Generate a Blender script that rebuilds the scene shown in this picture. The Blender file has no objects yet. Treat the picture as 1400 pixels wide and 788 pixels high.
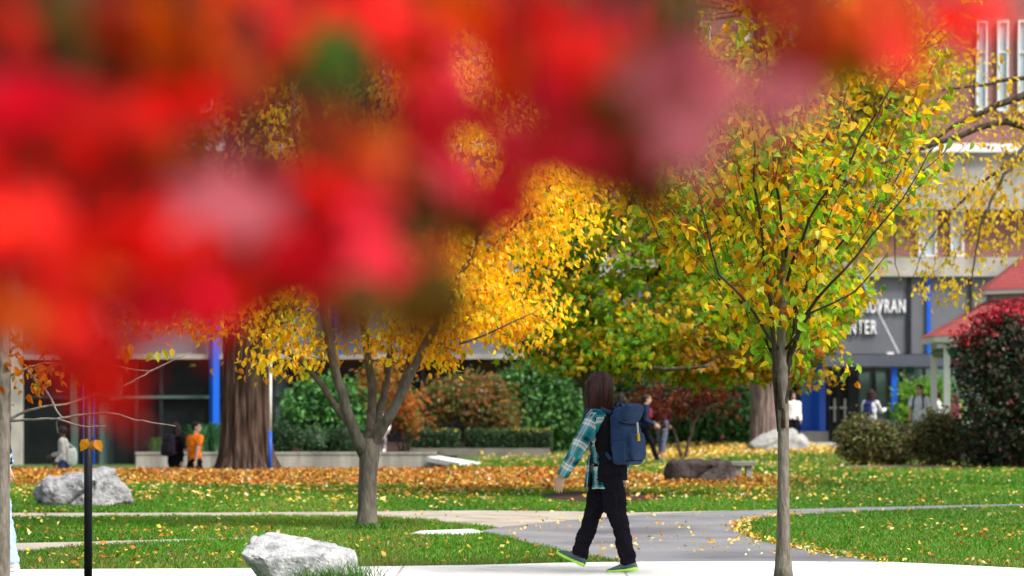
import bpy, bmesh, math, random
import numpy as np
from mathutils import Vector, Matrix, noise
random.seed(7)
RNG = np.random.default_rng(11)
SC = bpy.context.scene
COL = SC.collection
# ---------------------------------------------------------------- camera model
FPX, EYE, HORIZON = 3888.9, 1.35, 557.0
def X(u, d): return (u - 700.0) / FPX * d
def Z(v, d): return EYE - (v - HORIZON) / FPX * d
def P(u, v, d): return np.array([X(u, d), d, Z(v, d)])
def GY(v): return EYE * FPX / (v - HORIZON)
def G(u, v):
    d = GY(v)
    return (X(u, d), d)
def ss(a, b, x):
    t = np.clip((np.asarray(x, float) - a) / (b - a), 0, 1)
    return t * t * (3 - 2 * t)
def ground_z(x, y):
    dip = -0.75 * ss(60.0, 63.5, y) * (1 - ss(-2.5, -1.5, x)) 
    rise = 0.10 * ss(68, 73, y) * ss(5, 7, x)
    return dip + rise
def nrm(v):
    v = np.asarray(v, float)
    return v / np.maximum(np.linalg.norm(v, axis=-1, keepdims=True), 1e-9)

# ---------------------------------------------------------------- materials
def newmat(name):
    m = bpy.data.materials.new(name); m.use_nodes = True
    nt = m.node_tree
    b = next(n for n in nt.nodes if n.type == 'BSDF_PRINCIPLED')
    return m, nt, b
def N(nt, t, **kw):
    n = nt.nodes.new(t)
    for k, v in kw.items():
        if k.startswith('i_'): n.inputs[k[2:].replace('_', ' ')].default_value = v
        else: setattr(n, k, v)
    return n
def c4(c): return (c[0], c[1], c[2], 1.0)
def pm(name, c1, c2=None, scale=6.0, rough=0.7, bump=0.0, bscale=None, stretch=(1, 1, 1), spec=0.3, detail=5.0, metallic=0.0, lo=0.35, hi=0.65, c3=None, s3=1.0):
    m, nt, b = newmat(name); L = nt.links
    b.inputs['Roughness'].default_value = rough
    b.inputs['Specular IOR Level'].default_value = spec
    b.inputs['Metallic'].default_value = metallic
    if c2 is None:
        c2 = tuple(x * 0.8 for x in c1)
    tc = N(nt, 'ShaderNodeTexCoord'); mp = N(nt, 'ShaderNodeMapping')
    mp.inputs['Scale'].default_value = stretch
    L.new(tc.outputs['Object'], mp.inputs['Vector'])
    nz = N(nt, 'ShaderNodeTexNoise'); nz.inputs['Scale'].default_value = scale; nz.inputs['Detail'].default_value = detail
    L.new(mp.outputs[0], nz.inputs['Vector'])
    cr = N(nt, 'ShaderNodeValToRGB')
    cr.color_ramp.elements[0].position = lo; cr.color_ramp.elements[0].color = c4(c1)
    cr.color_ramp.elements[1].position = hi; cr.color_ramp.elements[1].color = c4(c2)
    L.new(nz.outputs[0], cr.inputs[0])
    out = cr.outputs[0]
    if c3 is not None:
        n3 = N(nt, 'ShaderNodeTexNoise'); n3.inputs['Scale'].default_value = s3; n3.inputs['Detail'].default_value = 6
        L.new(mp.outputs[0], n3.inputs['Vector'])
        r3 = N(nt, 'ShaderNodeValToRGB'); r3.color_ramp.elements[0].position = .52; r3.color_ramp.elements[1].position = .66
        L.new(n3.outputs[0], r3.inputs[0])
        mx = N(nt, 'ShaderNodeMix', data_type='RGBA')
        L.new(r3.outputs[0], mx.inputs['Factor']); L.new(out, mx.inputs['A']); mx.inputs['B'].default_value = c4(c3)
        out = mx.outputs['Result']
    L.new(out, b.inputs['Base Color'])
    if bump:
        nb = N(nt, 'ShaderNodeTexNoise'); nb.inputs['Scale'].default_value = bscale or scale * 3; nb.inputs['Detail'].default_value = 8
        L.new(mp.outputs[0], nb.inputs['Vector'])
        bp = N(nt, 'ShaderNodeBump'); bp.inputs['Strength'].default_value = bump; bp.inputs['Distance'].default_value = 0.03
        L.new(nb.outputs[0], bp.inputs['Height']); L.new(bp.outputs[0], b.inputs['Normal'])
    return m
def leafmat(name, trans=0.4, rough=0.5, spec=0.35, bright=1.0):
    m, nt, b = newmat(name); L = nt.links
    at = N(nt, 'ShaderNodeAttribute', attribute_name='col')
    b.inputs['Roughness'].default_value = rough
    b.inputs['Specular IOR Level'].default_value = spec
    L.new(at.outputs['Color'], b.inputs['Base Color'])
    tr = N(nt, 'ShaderNodeBsdfTranslucent')
    hs = N(nt, 'ShaderNodeHueSaturation'); hs.inputs['Saturation'].default_value = 1.1; hs.inputs['Value'].default_value = 1.25 * bright
    L.new(at.outputs['Color'], hs.inputs['Color']); L.new(hs.outputs[0], tr.inputs['Color'])
    mx = N(nt, 'ShaderNodeMixShader'); mx.inputs[0].default_value = trans
    L.new(b.outputs[0], mx.inputs[1]); L.new(tr.outputs[0], mx.inputs[2])
    out = next(n for n in nt.nodes if n.type == 'OUTPUT_MATERIAL')
    L.new(mx.outputs[0], out.inputs['Surface'])
    return m
def colmat(name, rough=0.6, spec=0.3, bump=0.0, bscale=60, sss=0.0):
    m, nt, b = newmat(name); L = nt.links
    at = N(nt, 'ShaderNodeAttribute', attribute_name='col')
    L.new(at.outputs['Color'], b.inputs['Base Color'])
    b.inputs['Roughness'].default_value = rough; b.inputs['Specular IOR Level'].default_value = spec
    if bump:
        tc = N(nt, 'ShaderNodeTexCoord')
        nb = N(nt, 'ShaderNodeTexNoise'); nb.inputs['Scale'].default_value = bscale
        L.new(tc.outputs['Object'], nb.inputs['Vector'])
        bp = N(nt, 'ShaderNodeBump'); bp.inputs['Strength'].default_value = bump; bp.inputs['Distance'].default_value = .02
        L.new(nb.outputs[0], bp.inputs['Height']); L.new(bp.outputs[0], b.inputs['Normal'])
    return m
def brickmat(name):
    m, nt, b = newmat(name); L = nt.links
    tc = N(nt, 'ShaderNodeTexCoord'); sp = N(nt, 'ShaderNodeSeparateXYZ'); cb = N(nt, 'ShaderNodeCombineXYZ')
    L.new(tc.outputs['Object'], sp.inputs[0]); L.new(sp.outputs[0], cb.inputs[0]); L.new(sp.outputs[2], cb.inputs[1])
    br = N(nt, 'ShaderNodeTexBrick')
    br.inputs['Color1'].default_value = (.25, .085, .075, 1); br.inputs['Color2'].default_value = (.18, .06, .058, 1); br.inputs['Mortar'].default_value = (.3, .24, .22, 1)
    br.inputs['Scale'].default_value = 1; br.inputs['Brick Width'].default_value = .22; br.inputs['Row Height'].default_value = .075; br.inputs['Mortar Size'].default_value = .006
    L.new(cb.outputs[0], br.inputs['Vector'])
    nz = N(nt, 'ShaderNodeTexNoise'); nz.inputs['Scale'].default_value = .8; nz.inputs['Detail'].default_value = 4
    L.new(tc.outputs['Object'], nz.inputs['Vector'])
    hs = N(nt, 'ShaderNodeHueSaturation'); mr = N(nt, 'ShaderNodeMapRange'); mr.inputs['To Min'].default_value = .75; mr.inputs['To Max'].default_value = 1.25
    L.new(nz.outputs[0], mr.inputs[0]); L.new(mr.outputs[0], hs.inputs['Value']); L.new(br.outputs[0], hs.inputs['Color'])
    L.new(hs.outputs[0], b.inputs['Base Color']); b.inputs['Roughness'].default_value = .85
    return m

M = {}
M['bark_dark'] = pm('bark_dark', (.045, .03, .022), (.11, .085, .065), 14, .9, .7, 22, (1, 1, .25))
M['bark_grey'] = pm('bark_grey', (.075, .065, .052), (.15, .135, .11), 16, .9, .6, 40, (1, 1, .35))
M['bark_young'] = pm('bark_young', (.13, .11, .09), (.24, .21, .18), 30, .85, .5, 60, (1, 1, .3))
M['bark_fibrous'] = pm('bark_fibrous', (.025, .014, .01), (.13, .08, .058), 14, .95, 1., 30, (1, 1, .09))
M['bark_pink'] = pm('bark_pink', (.12, .085, .07), (.24, .18, .16), 8, .95, .9, 20, (1, 1, .3))
M['twig'] = pm('twig_bark', (.03, .02, .016), (.07, .05, .035), 20, .85, .3, 60)
M['twig_pale'] = pm('twig_pale', (.13, .115, .1), (.24, .21, .185), 25, .85, .3, 60)
M['leaf'] = leafmat('leaf', .55, .5, .25, 1.25)
M['leaf_red'] = leafmat('leaf_red', .55, .6, .15, 1.3)
M['leaf_shrub'] = leafmat('leaf_shrub', .25, .5, .4)
M['litter'] = leafmat('litter_leaf', .2, .6, .3)
M['grass'] = leafmat('grass_blade', .35, .5, .3)
M['glass'] = pm('dark_glass', (.006, .008, .011), (.012, .015, .018), .7, .06, spec=.28)
M['glass_green'] = pm('green_glass', (.07, .12, .11), (.10, .16, .145), .8, .12, spec=.5)
M['glass_sky'] = pm('sky_tint_glass', (.3, .38, .43), (.42, .5, .55), .8, .15, spec=.6)  # upper windows: reflected sky is painted into the base colour
M['mullion'] = pm('dark_frame', (.012, .013, .018), (.02, .022, .03), 3, .4)
M['blue'] = pm('blue_paint', (.005, .095, .55), (.007, .105, .6), 2, .4)
M['panel'] = pm('grey_panel', (.125, .135, .155), (.15, .16, .18), .6, .45)
M['canopy'] = pm('canopy_metal', (.075, .085, .115), (.09, .10, .13), .8, .45)
M['concrete'] = pm('concrete', (.33, .315, .285), (.44, .42, .38), 1.5, .85, .2, 30, c3=(.26, .245, .22), s3=.9)
M['white'] = pm('white_paint', (.74, .74, .72), (.8, .8, .78), 3, .5)
M['brick'] = brickmat('brick')
M['letter'] = pm('white_letter', (.85, .86, .88), (.9, .9, .9), 3, .4)

# ---------------------------------------------------------------- mesh builder
class MB:
    def __init__(s): s.V = []; s.F = {}; s.n = 0; s.C = []
    def add(s, V, faces, col=None):
        V = np.asarray(V, float).reshape(-1, 3)
        for f in faces:
            f = np.asarray(f, int)
            if f.size: s.F.setdefault(f.shape[1], []).append(f + s.n)
        s.V.append(V); s.n += len(V)
        s.C.append(np.ones((len(V), 3)) if col is None else np.broadcast_to(np.asarray(col, float), (len(V), 3)))
    def data(s, name, origin=(0, 0, 0), smooth=False, color=False):
        V = np.concatenate(s.V) - np.asarray(origin, float)
        me = bpy.data.meshes.new(name)
        me.vertices.add(len(V)); me.vertices.foreach_set('co', V.astype(np.float32).ravel())
        idx, tot = [], []
        for k, fl in s.F.items():
            f = np.concatenate(fl); idx.append(f.ravel()); tot.append(np.full(len(f), k))
        idx = np.concatenate(idx); tot = np.concatenate(tot)
        me.loops.add(len(idx)); me.loops.foreach_set('vertex_index', idx.astype(np.int32))
        me.polygons.add(len(tot))
        st = np.concatenate([[0], np.cumsum(tot)[:-1]])
        me.polygons.foreach_set('loop_start', st.astype(np.int32))
        me.polygons.foreach_set('use_smooth', np.full(len(tot), bool(smooth)))
        if color:
            a = me.color_attributes.new('col', 'FLOAT_COLOR', 'POINT')
            C = np.concatenate([np.concatenate(s.C), np.ones((len(V), 1))], 1)
            a.data.foreach_set('color', C.astype(np.float32).ravel())
        me.update(calc_edges=True); me.validate()
        return me
    def build(s, name, mat, parent=None, origin=(0, 0, 0), smooth=False, color=False):
        me = s.data(name, origin, smooth, color)
        me.materials.append(mat)
        return link(name, me, parent, None if parent else origin)
def link(name, data, parent=None, loc=None):
    o = bpy.data.objects.new(name, data); COL.objects.link(o)
    if parent is not None: o.parent = parent
    if loc is not None: o.location = tuple(float(q) for q in loc)
    return o
def tag(o, label=None, cat=None, group=None, kind=None):
    if label: o['label'] = label
    if cat: o['category'] = cat
    if group: o['group'] = group
    if kind: o['kind'] = kind
    return o
def thing(name, loc, label, cat, group=None):
    o = link(name, None, None, loc); o.empty_display_size = .2
    return tag(o, label, cat, group)
def structure(o): o['kind'] = 'structure'; return o

BOXF = [np.array([[0, 3, 2, 1], [4, 5, 6, 7], [0, 1, 5, 4], [1, 2, 6, 5], [2, 3, 7, 6], [3, 0, 4, 7]])]
def box(mb, x0, x1, y0, y1, z0, z1, rz=0.0, col=None):
    V = np.array([[x0, y0, z0], [x1, y0, z0], [x1, y1, z0], [x0, y1, z0], [x0, y0, z1], [x1, y0, z1], [x1, y1, z1], [x0, y1, z1]], float)
    if rz:
        c = V.mean(0); a = math.cos(rz), math.sin(rz); d = V - c
        V = np.stack([c[0] + d[:, 0] * a[0] - d[:, 1] * a[1], c[1] + d[:, 0] * a[1] + d[:, 1] * a[0], V[:, 2]], 1)
    mb.add(V, BOXF, col)
def ubox(mb, u0, u1, v1, v0, y0, y1):            # facade rectangle from its edges at distance y0 (v1 top, v0 bottom)
    box(mb, X(u0, y0), X(u1, y0), y0, y1, Z(v0, y0), Z(v1, y0))
def resample(pts, rad, step):
    pts = np.asarray(pts, float); rad = np.asarray(rad, float)
    out, ro = [], []
    n = len(pts)
    for i in range(n - 1):
        p0, p1, p2, p3 = pts[max(i - 1, 0)], pts[i], pts[i + 1], pts[min(i + 2, n - 1)]
        k = max(1, int(np.linalg.norm(p2 - p1) / step))
        for j in range(k):
            t = j / k
            out.append(.5 * ((2 * p1) + (-p0 + p2) * t + (2 * p0 - 5 * p1 + 4 * p2 - p3) * t * t + (-p0 + 3 * p1 - 3 * p2 + p3) * t ** 3))
            ro.append(rad[i] * (1 - t) + rad[i + 1] * t)
    out.append(pts[-1]); ro.append(rad[-1])
    return np.array(out), np.array(ro)
def tube(mb, pts, rad, sides=8, jitter=0.0, col=None, flat=None):
    pts = np.asarray(pts, float); n = len(pts)
    rad = np.broadcast_to(np.asarray(rad, float), (n,))
    t = nrm(np.gradient(pts, axis=0))
    ref = np.array([0, 1., 0]) if abs(t[0][1]) < .9 else np.array([1., 0, 0])
    a = nrm(np.cross(t[0], ref)); V = []
    th = np.linspace(0, 2 * np.pi, sides, endpoint=False)
    for i in range(n):
        a = nrm(a - t[i] * a.dot(t[i])); b = np.cross(t[i], a)
        r = rad[i] * (1 + jitter * RNG.uniform(-1, 1, sides)) if jitter else rad[i] * np.ones(sides)
        rb = r if flat is None else r * flat
        V.append(pts[i] + np.outer(np.cos(th) * r, a) + np.outer(np.sin(th) * rb, b))
    V = np.concatenate(V + [pts[:1], pts[-1:]])
    i = np.arange(n - 1)[:, None] * sides; k = np.arange(sides)[None]; k2 = (k + 1) % sides
    q = np.stack([i + k, i + k2, i + sides + k2, i + sides + k], -1).reshape(-1, 4)
    k = np.arange(sides); k2 = (k + 1) % sides; e = (n - 1) * sides
    tr = np.concatenate([np.stack([k2, k, np.full(sides, n * sides)], 1), np.stack([e + k, e + k2, np.full(sides, n * sides + 1)], 1)])
    mb.add(V, [q, tr], col)
def rings(mb, cs, rx, ry, a, b, sides=20, power=2.0, col=None):
    """stacked elliptical sections with axes a and b"""
    th = np.linspace(0, 2 * np.pi, sides, endpoint=False)
    cx = np.sign(np.cos(th)) * np.abs(np.cos(th)) ** (2 / power); sx = np.sign(np.sin(th)) * np.abs(np.sin(th)) ** (2 / power)
    cs = np.asarray(cs, float); n = len(cs)
    V = [cs[i] + np.outer(cx * rx[i], a) + np.outer(sx * ry[i], b) for i in range(n)]
    V = np.concatenate(V + [cs[:1], cs[-1:]])
    i = np.arange(n - 1)[:, None] * sides; k = np.arange(sides)[None]; k2 = (k + 1) % sides
    q = np.stack([i + k, i + k2, i + sides + k2, i + sides + k], -1).reshape(-1, 4)
    k = np.arange(sides); k2 = (k + 1) % sides; e = (n - 1) * sides
    tr = np.concatenate([np.stack([k2, k, np.full(sides, n * sides)], 1), np.stack([e + k, e + k2, np.full(sides, n * sides + 1)], 1)])
    mb.add(V, [q, tr], col)
def superq(mb, c, ax, dims, e1=1.0, e2=1.0, nu=24, nv=14, col=None):
    """superellipsoid: ax = three axes (3x3 rows), dims = half sizes; e<1 is boxy"""
    f = lambda w, e: np.sign(w) * np.abs(w) ** e
    ph = np.linspace(-np.pi / 2, np.pi / 2, nv + 1)[1:-1]; th = np.linspace(0, 2 * np.pi, nu, endpoint=False)
    PH, TH = np.meshgrid(ph, th, indexing='ij')
    x = f(np.cos(PH), e1) * f(np.cos(TH), e2) * dims[0]; y = f(np.cos(PH), e1) * f(np.sin(TH), e2) * dims[1]; z = f(np.sin(PH), e1) * dims[2]
    L = np.stack([x, y, z], -1).reshape(-1, 3)
    L = np.concatenate([L, [[0, 0, -dims[2]], [0, 0, dims[2]]]])
    n = nv - 1
    i = np.arange(n - 1)[:, None] * nu; k = np.arange(nu)[None]; k2 = (k + 1) % nu
    q = np.stack([i + k, i + k2, i + nu + k2, i + nu + k], -1).reshape(-1, 4)
    k = np.arange(nu); k2 = (k + 1) % nu; e = (n - 1) * nu
    tr = np.concatenate([np.stack([k2, k, np.full(nu, n * nu)], 1), np.stack([e + k, e + k2, np.full(nu, n * nu + 1)], 1)])
    mb.add(np.asarray(c, float) + L @ np.asarray(ax, float), [q, tr], col)
def fuse(mb, voxel, smooth=4, noise_amp=0.0, noise_scale=8.0, st=(1, 1, 1)):
    """one continuous surface grown from overlapping shapes"""
    me = mb.data('shape'); o = link('shape', me)
    r = o.modifiers.new('r', 'REMESH'); r.mode = 'VOXEL'; r.voxel_size = voxel
    if smooth:
        s = o.modifiers.new('s', 'SMOOTH'); s.factor = .5; s.iterations = smooth
    dg = bpy.context.evaluated_depsgraph_get()
    out = bpy.data.meshes.new_from_object(o.evaluated_get(dg))
    bpy.data.objects.remove(o); bpy.data.meshes.remove(me)
    out.polygons.foreach_set('use_smooth', np.ones(len(out.polygons), bool))
    if noise_amp:
        n = len(out.vertices); co = np.empty(n * 3, np.float32); out.vertices.foreach_get('co', co); co = co.reshape(-1, 3)
        no = np.empty(n * 3, np.float32); out.vertices.foreach_get('normal', no); no = no.reshape(-1, 3)
        d = np.array([noise.fractal(Vector((float(p[0]) * st[0], float(p[1]) * st[1], float(p[2]) * st[2])) * noise_scale, 1.0, 2.0, 4) for p in co])
        co = co + no * (d * noise_amp)[:, None]
        out.vertices.foreach_set('co', co.astype(np.float32).ravel()); out.update()
    return out
def coords(me):
    co = np.empty(len(me.vertices) * 3, np.float32); me.vertices.foreach_get('co', co); return co.reshape(-1, 3).astype(float)
def setcol(me, C):
    a = me.color_attributes.new('col', 'FLOAT_COLOR', 'POINT')
    a.data.foreach_set('color', np.concatenate([C, np.ones((len(C), 1))], 1).astype(np.float32).ravel())

# ---------------------------------------------------------------- leaves
def T_ovate():
    V = np.array([[0, 0, 0], [0, .34, -.02], [0, .68, -.05], [0, 1, -.14], [-.33, .3, .09], [-.27, .64, .05], [.33, .3, .09], [.27, .64, .05]], float)
    return V, [np.array([[0, 1, 4], [5, 2, 3], [1, 0, 6], [2, 7, 3]]), np.array([[4, 1, 2, 5], [1, 6, 7, 2]])]
def T_quad():
    V = np.array([[0, 0, 0], [-.33, .5, .1], [0, 1, -.05], [.33, .5, .1]], float)
    return V, [np.array([[0, 2, 1], [0, 3, 2]])]
def T_maple():
    pts = [(0, 0), (.22, .06), (.52, .12), (.36, .3), (.6, .62), (.3, .56), (.17, .66), (0, 1.05), (-.17, .66), (-.3, .56), (-.6, .62), (-.36, .3), (-.52, .12), (-.22, .06)]
    V = np.array([[0, .36, .07]] + [[x, y, -.16 * (x * x + (y - .36) ** 2)] for x, y in pts], float)
    n = len(pts); k = np.arange(n)
    return V, [np.stack([np.zeros(n, int), 1 + (k + 1) % n, 1 + k], 1)]
def leaves(mb, tmpl, pos, tip, up, size, col):
    V, fs = tmpl; n = len(pos)
    t = nrm(tip); b = nrm(np.cross(t, up)); u = np.cross(b, t)
    size = np.broadcast_to(np.asarray(size, float), (n,))[:, None, None]
    cu = RNG.uniform(.2, 2.6, (n, 1, 1)); wd = RNG.uniform(.68, 1.12, (n, 1, 1)); bend = RNG.normal(size=(n, 1, 1)) * .22
    vx, vy, vz = V[None, :, :1], V[None, :, 1:2], V[None, :, 2:]
    W = pos[:, None] + size * (vx * wd * b[:, None] + vy * t[:, None] + (vz * cu + bend * vy * vy) * u[:, None])
    m = len(V)
    faces = [(f[None] + (np.arange(n) * m)[:, None, None]).reshape(-1, f.shape[1]) for f in fs]
    mb.add(W.reshape(-1, 3), faces, np.repeat(col, m, axis=0))
def pick(pal, n, shift=None):
    """pal: list of (weight, rgb)"""
    w = np.array([p[0] for p in pal], float); w /= w.sum()
    C = np.array([p[1] for p in pal], float)
    idx = RNG.choice(len(pal), n, p=w)
    out = C[idx] * RNG.uniform(.75, 1.25, (n, 1)) * RNG.uniform(.9, 1.1, (n, 3))
    return np.clip(out, .004, .95)
def blob_points(blobs, n, shell=2.4):
    """blobs: (u, v, d, ru, rv, rd_metres, weight)"""
    w = np.array([b[6] for b in blobs], float); w /= w.sum()
    k = RNG.choice(len(blobs), n, p=w)
    B = np.array([b[:6] for b in blobs], float)[k]
    d = nrm(RNG.normal(size=(n, 3))) * (RNG.uniform(0, 1, (n, 1)) ** (1 / shell))
    y = B[:, 2] + d[:, 1] * B[:, 5]
    s = B[:, 2] / FPX
    x = (B[:, 0] - 700) * s + d[:, 0] * B[:, 3] * s
    z = EYE - (B[:, 1] - HORIZON) * s + d[:, 2] * B[:, 4] * s
    return np.stack([x, y, z], 1), k
def make_tree(name, label, cat, base, trunk, limbs, blobs, ncl, per, size, pal, tmpl, bark='bark_grey', twigm='twig', leafm='leaf',
              droop=.5, cr=.14, group=None, crown='crown', trunk_sides=14, twig_r=.010, jit=.04, flare=1.0, mixpal=None, core=None, gap=0.0, gap_scale=1.0, limbname='limb', upbias=.6, zmin=None, spread=1.0, limbbark=None, cz=.8, shoots=None, cut=None):
    """trunk: [(point, radius)], limbs: list of the same; everything in world coordinates, base = the thing's origin"""
    base = np.asarray(base, float)
    root = thing(name, base, label, cat, group)
    nodes, nr = [], []
    if trunk:
        p, r = resample([q[0] for q in trunk], [q[1] for q in trunk], .12 if trunk_sides > 8 else .2)
        h = np.linspace(0, 1, len(p)); r = r * (1 + (flare - 1) * np.exp(-h * 14))
        mb = MB(); tube(mb, p, r, trunk_sides, jit); tmb = mb
        k = len(p) // 3
        nodes += list(p[k:]); nr += list(r[k:])
    lm = []
    for l in limbs:
        p, r = resample([q[0] for q in l], [q[1] for q in l], .15)
        p[1:-1] += RNG.normal(size=(len(p) - 2, 3)) * .012
        m2 = MB(); tube(m2, p, r, 8, jit); lm.append((m2, len(nodes), len(nodes) + len(p)))
        nodes += list(p); nr += list(r)
    c, kb = blob_points(blobs, ncl)
    if gap:
        g = np.array([noise.noise(Vector((float(q[0]), float(q[1]), float(q[2]))) * gap_scale) for q in c])
        c = c[g > -.5 + gap]
    if zmin is not None: c = c[c[:, 2] > zmin]
    if not nodes: nodes, nr = [base + [0, 0, .05]], [.02]
    own = np.zeros(len(nodes), int) - 1
    for i, (m2, a, b_) in enumerate(lm): own[a:b_] = i
    cap = len(nodes) + 4 * len(c) + 8
    NP = np.zeros((cap, 3)); NRr = np.zeros(cap); OW = np.full(cap, -1); n = len(nodes)
    NP[:n] = nodes; NRr[:n] = nr; OW[:n] = own
    d0 = np.array([np.min(np.linalg.norm(NP[:n] - q, axis=1)) for q in c]); order = np.argsort(d0)
    spare = MB()
    for i in order:
        q = c[i]; dv = NP[:n] - q
        cost = np.linalg.norm(dv, axis=1) + upbias * np.maximum(0, dv[:, 2])
        j = int(np.argmin(cost)); p0 = NP[j]; L = np.linalg.norm(q - p0)
        if L < .02: continue
        r0 = min(NRr[j] * .75, twig_r * (.35 + .5 * L)); r1 = max(twig_r * .22, .0015)
        r0 = max(r0, r1)
        ks = np.linspace(0, 1, 5)[:, None]
        path = p0 + (q - p0) * ks + np.sin(ks * np.pi) * (RNG.normal(size=3) * .06 * L + np.array([0, 0, .05 * L]))
        tgt = lm[OW[j]][0] if OW[j] >= 0 else spare
        tube(tgt, path, np.linspace(r0, r1, 5), 4)
        NP[n:n + 4] = path[1:]; NRr[n:n + 4] = np.linspace(r0, r1, 5)[1:]; OW[n:n + 4] = OW[j]; n += 4
    extra_p, extra_c = [], []
    if shoots:
        ns, l0, l1, step, pl = shoots; ax = np.mean([q[0] for q in trunk], axis=0)
        cand = np.arange(n)[NP[:n, 2] > ax[2] * 0 + (zmin or 0)]
        for i in range(ns):
            j = int(RNG.choice(cand)); p0 = NP[j]; o = (p0 - ax) * [1, 1, 0]; o = nrm(o) * min(1., np.linalg.norm(o) * 1.2 + .25)
            dr = nrm(o * .75 + np.array([0, 0, 1.]) + RNG.normal(size=3) * .22); L = RNG.uniform(l0, l1); ks = np.linspace(0, 1, 6)[:, None]
            p = p0 + dr * L * ks + o * (.12 * L * ks ** 2) + RNG.normal(size=3) * .03 * np.sin(ks * 3.1)
            tube(lm[OW[j]][0] if OW[j] >= 0 else spare, p, np.linspace(.0045, .0015, 6), 5)
            for t in np.arange(.08, L, step):
                q = p0 + dr * t + o * (.12 * L * (t / L) ** 2)
                for k in range(pl): extra_p.append(q + RNG.normal(size=3) * .028); extra_c.append(i)
    for m2, a, b_ in lm: m2.build(limbname, M[limbbark or bark], root, base, smooth=True)
    if trunk:
        if spare.n: tmb.add(np.concatenate(spare.V), [np.concatenate(q) for q in spare.F.values()])
        tmb.build('trunk', M[bark], root, base, smooth=True)
    mb = MB()
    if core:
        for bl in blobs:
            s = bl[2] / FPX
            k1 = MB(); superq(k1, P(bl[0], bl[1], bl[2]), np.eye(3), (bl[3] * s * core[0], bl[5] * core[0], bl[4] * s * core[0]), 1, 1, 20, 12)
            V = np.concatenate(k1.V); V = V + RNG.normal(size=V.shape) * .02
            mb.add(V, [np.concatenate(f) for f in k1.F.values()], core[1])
    nl = len(c) * per
    ci = np.repeat(np.arange(len(c)), per)
    pos = c[ci] + RNG.normal(size=(nl, 3)) * np.array([cr, cr, cr * cz])
    if extra_p:
        pos = np.concatenate([pos, extra_p]); ci = np.concatenate([ci, np.array(extra_c) % len(c)]); nl = len(pos)
    if cut is not None:
        kk = ~cut(700 + pos[:, 0] / pos[:, 1] * FPX, HORIZON - (pos[:, 2] - EYE) / pos[:, 1] * FPX); pos, ci = pos[kk], ci[kk]; nl = len(pos)
    ctr = c.mean(0)
    outw = nrm((pos - ctr) * [1, 1, .3])
    tip = RNG.normal(size=(nl, 3)) * .55 + outw * .35 * spread; tip[:, 2] -= droop
    up = RNG.normal(size=(nl, 3)) * .6 + outw * .4; up[:, 2] += .5
    col = pick(pal, nl)
    if mixpal is not None:
        col = mixpal(pos, ci, col, c, kb)
    leaves(mb, tmpl, pos, tip, up, size * RNG.uniform(.7, 1.25, nl), col)
    mb.build(crown, M[leafm], root, base, color=True)
    return root
# ================================================================ ground
def inpoly(px, py, poly):
    poly = np.asarray(poly); n = len(poly); r = np.zeros(len(px), bool); j = n - 1
    for i in range(n):
        xi, yi = poly[i]; xj, yj = poly[j]
        c = ((yi > py) != (yj > py)) & (px < (xj - xi) * (py - yi) / (yj - yi + 1e-12) + xi)
        r ^= c; j = i
    return r
def smoothpoly(pts, k=3):
    return pts
def gp(lst): return [G(u, v) for u, v in lst]
NEAR = 22.3
W_EDGE = [(-300, 782), (20, 780.5), (330, 779), (500, 776.5), (650, 774.5), (760, 771.5), (860, 770), (1040, 769.5), (1218, 770.5), (1300, 774), (1400, 779), (1500, 784), (1600, 786)]
WHITE = gp(W_EDGE) + [(9, NEAR), (-9, NEAR)]
STRIP = gp([(-200, 743.5), (20, 743.5), (120, 741.5), (250, 738), (352, 735.5), (352, 737.8), (250, 742), (120, 749), (60, 754), (20, 757.5), (-200, 767)])
SLAB = gp([(553, 733), (575, 727), (645, 724.5), (668, 730), (640, 733.5)])
BEIGE = gp([(-300, 701.5), (100, 702), (300, 701.5), (500, 700), (650, 698.5), (760, 699.5), (870, 701.5), (960, 699.5), (1010, 698.6),
            (960, 702), (870, 706.5), (780, 713.5), (690, 723), (655, 721), (620, 717), (560, 710.5), (480, 707), (300, 707.5), (100, 708.5), (-300, 709)])
ASPH = gp([(655, 729), (662, 726), (690, 721), (780, 712), (870, 705), (960, 700.5), (1090, 697), (1200, 694.3), (1400, 690), (1700, 684), (1700, 687), (1400, 693.5), (1250, 698.5), (1150, 702), (1090, 706), (1040, 711.5),
           (1012, 718), (1005, 724.5), (1015, 731.5), (1040, 741), (1090, 752), (1150, 762), (1218, 772), (1218, 776), (865, 776), (850, 769.5), (800, 761.5), (745, 750), (700, 738)])
def sheet(name, poly, z, mat):
    bm = bmesh.new(); vs = [bm.verts.new((x, y, z)) for x, y in poly]
    f = bm.faces.new(vs); bmesh.ops.recalc_face_normals(bm, faces=[f])
    if f.normal.z < 0: f.normal_flip()
    bmesh.ops.triangulate(bm, faces=[f]); me = bpy.data.meshes.new(name); bm.to_mesh(me); bm.free()
    me.materials.append(mat); o = link(name, me); return structure(o)
M['lawn'] = pm('lawn_soil', (.05, .11, .018), (.08, .13, .025), 1.2, .95, .5, 60, c3=(.11, .105, .035), s3=2.5)
M['white_conc'] = pm('pale_concrete', (.78, .77, .74), (.84, .83, .80), 1.2, .8, .15, 40, c3=(.7, .69, .65), s3=3)
M['beige'] = pm('beige_paving', (.36, .32, .27), (.46, .41, .35), 2.0, .9, .3, 60, c3=(.29, .25, .2), s3=1.4)
M['asphalt'] = pm('asphalt', (.185, .19, .21), (.25, .25, .265), .8, .9, .4, 120, c3=(.12, .12, .135), s3=.45)
M['soil'] = pm('dark_mulch', (.035, .018, .012), (.07, .035, .022), 9, .95, .8, 40)
xs = np.concatenate([[-260, -120, -60, -30], np.arange(-20, 20.01, .5), [30, 60, 120, 260]])
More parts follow.
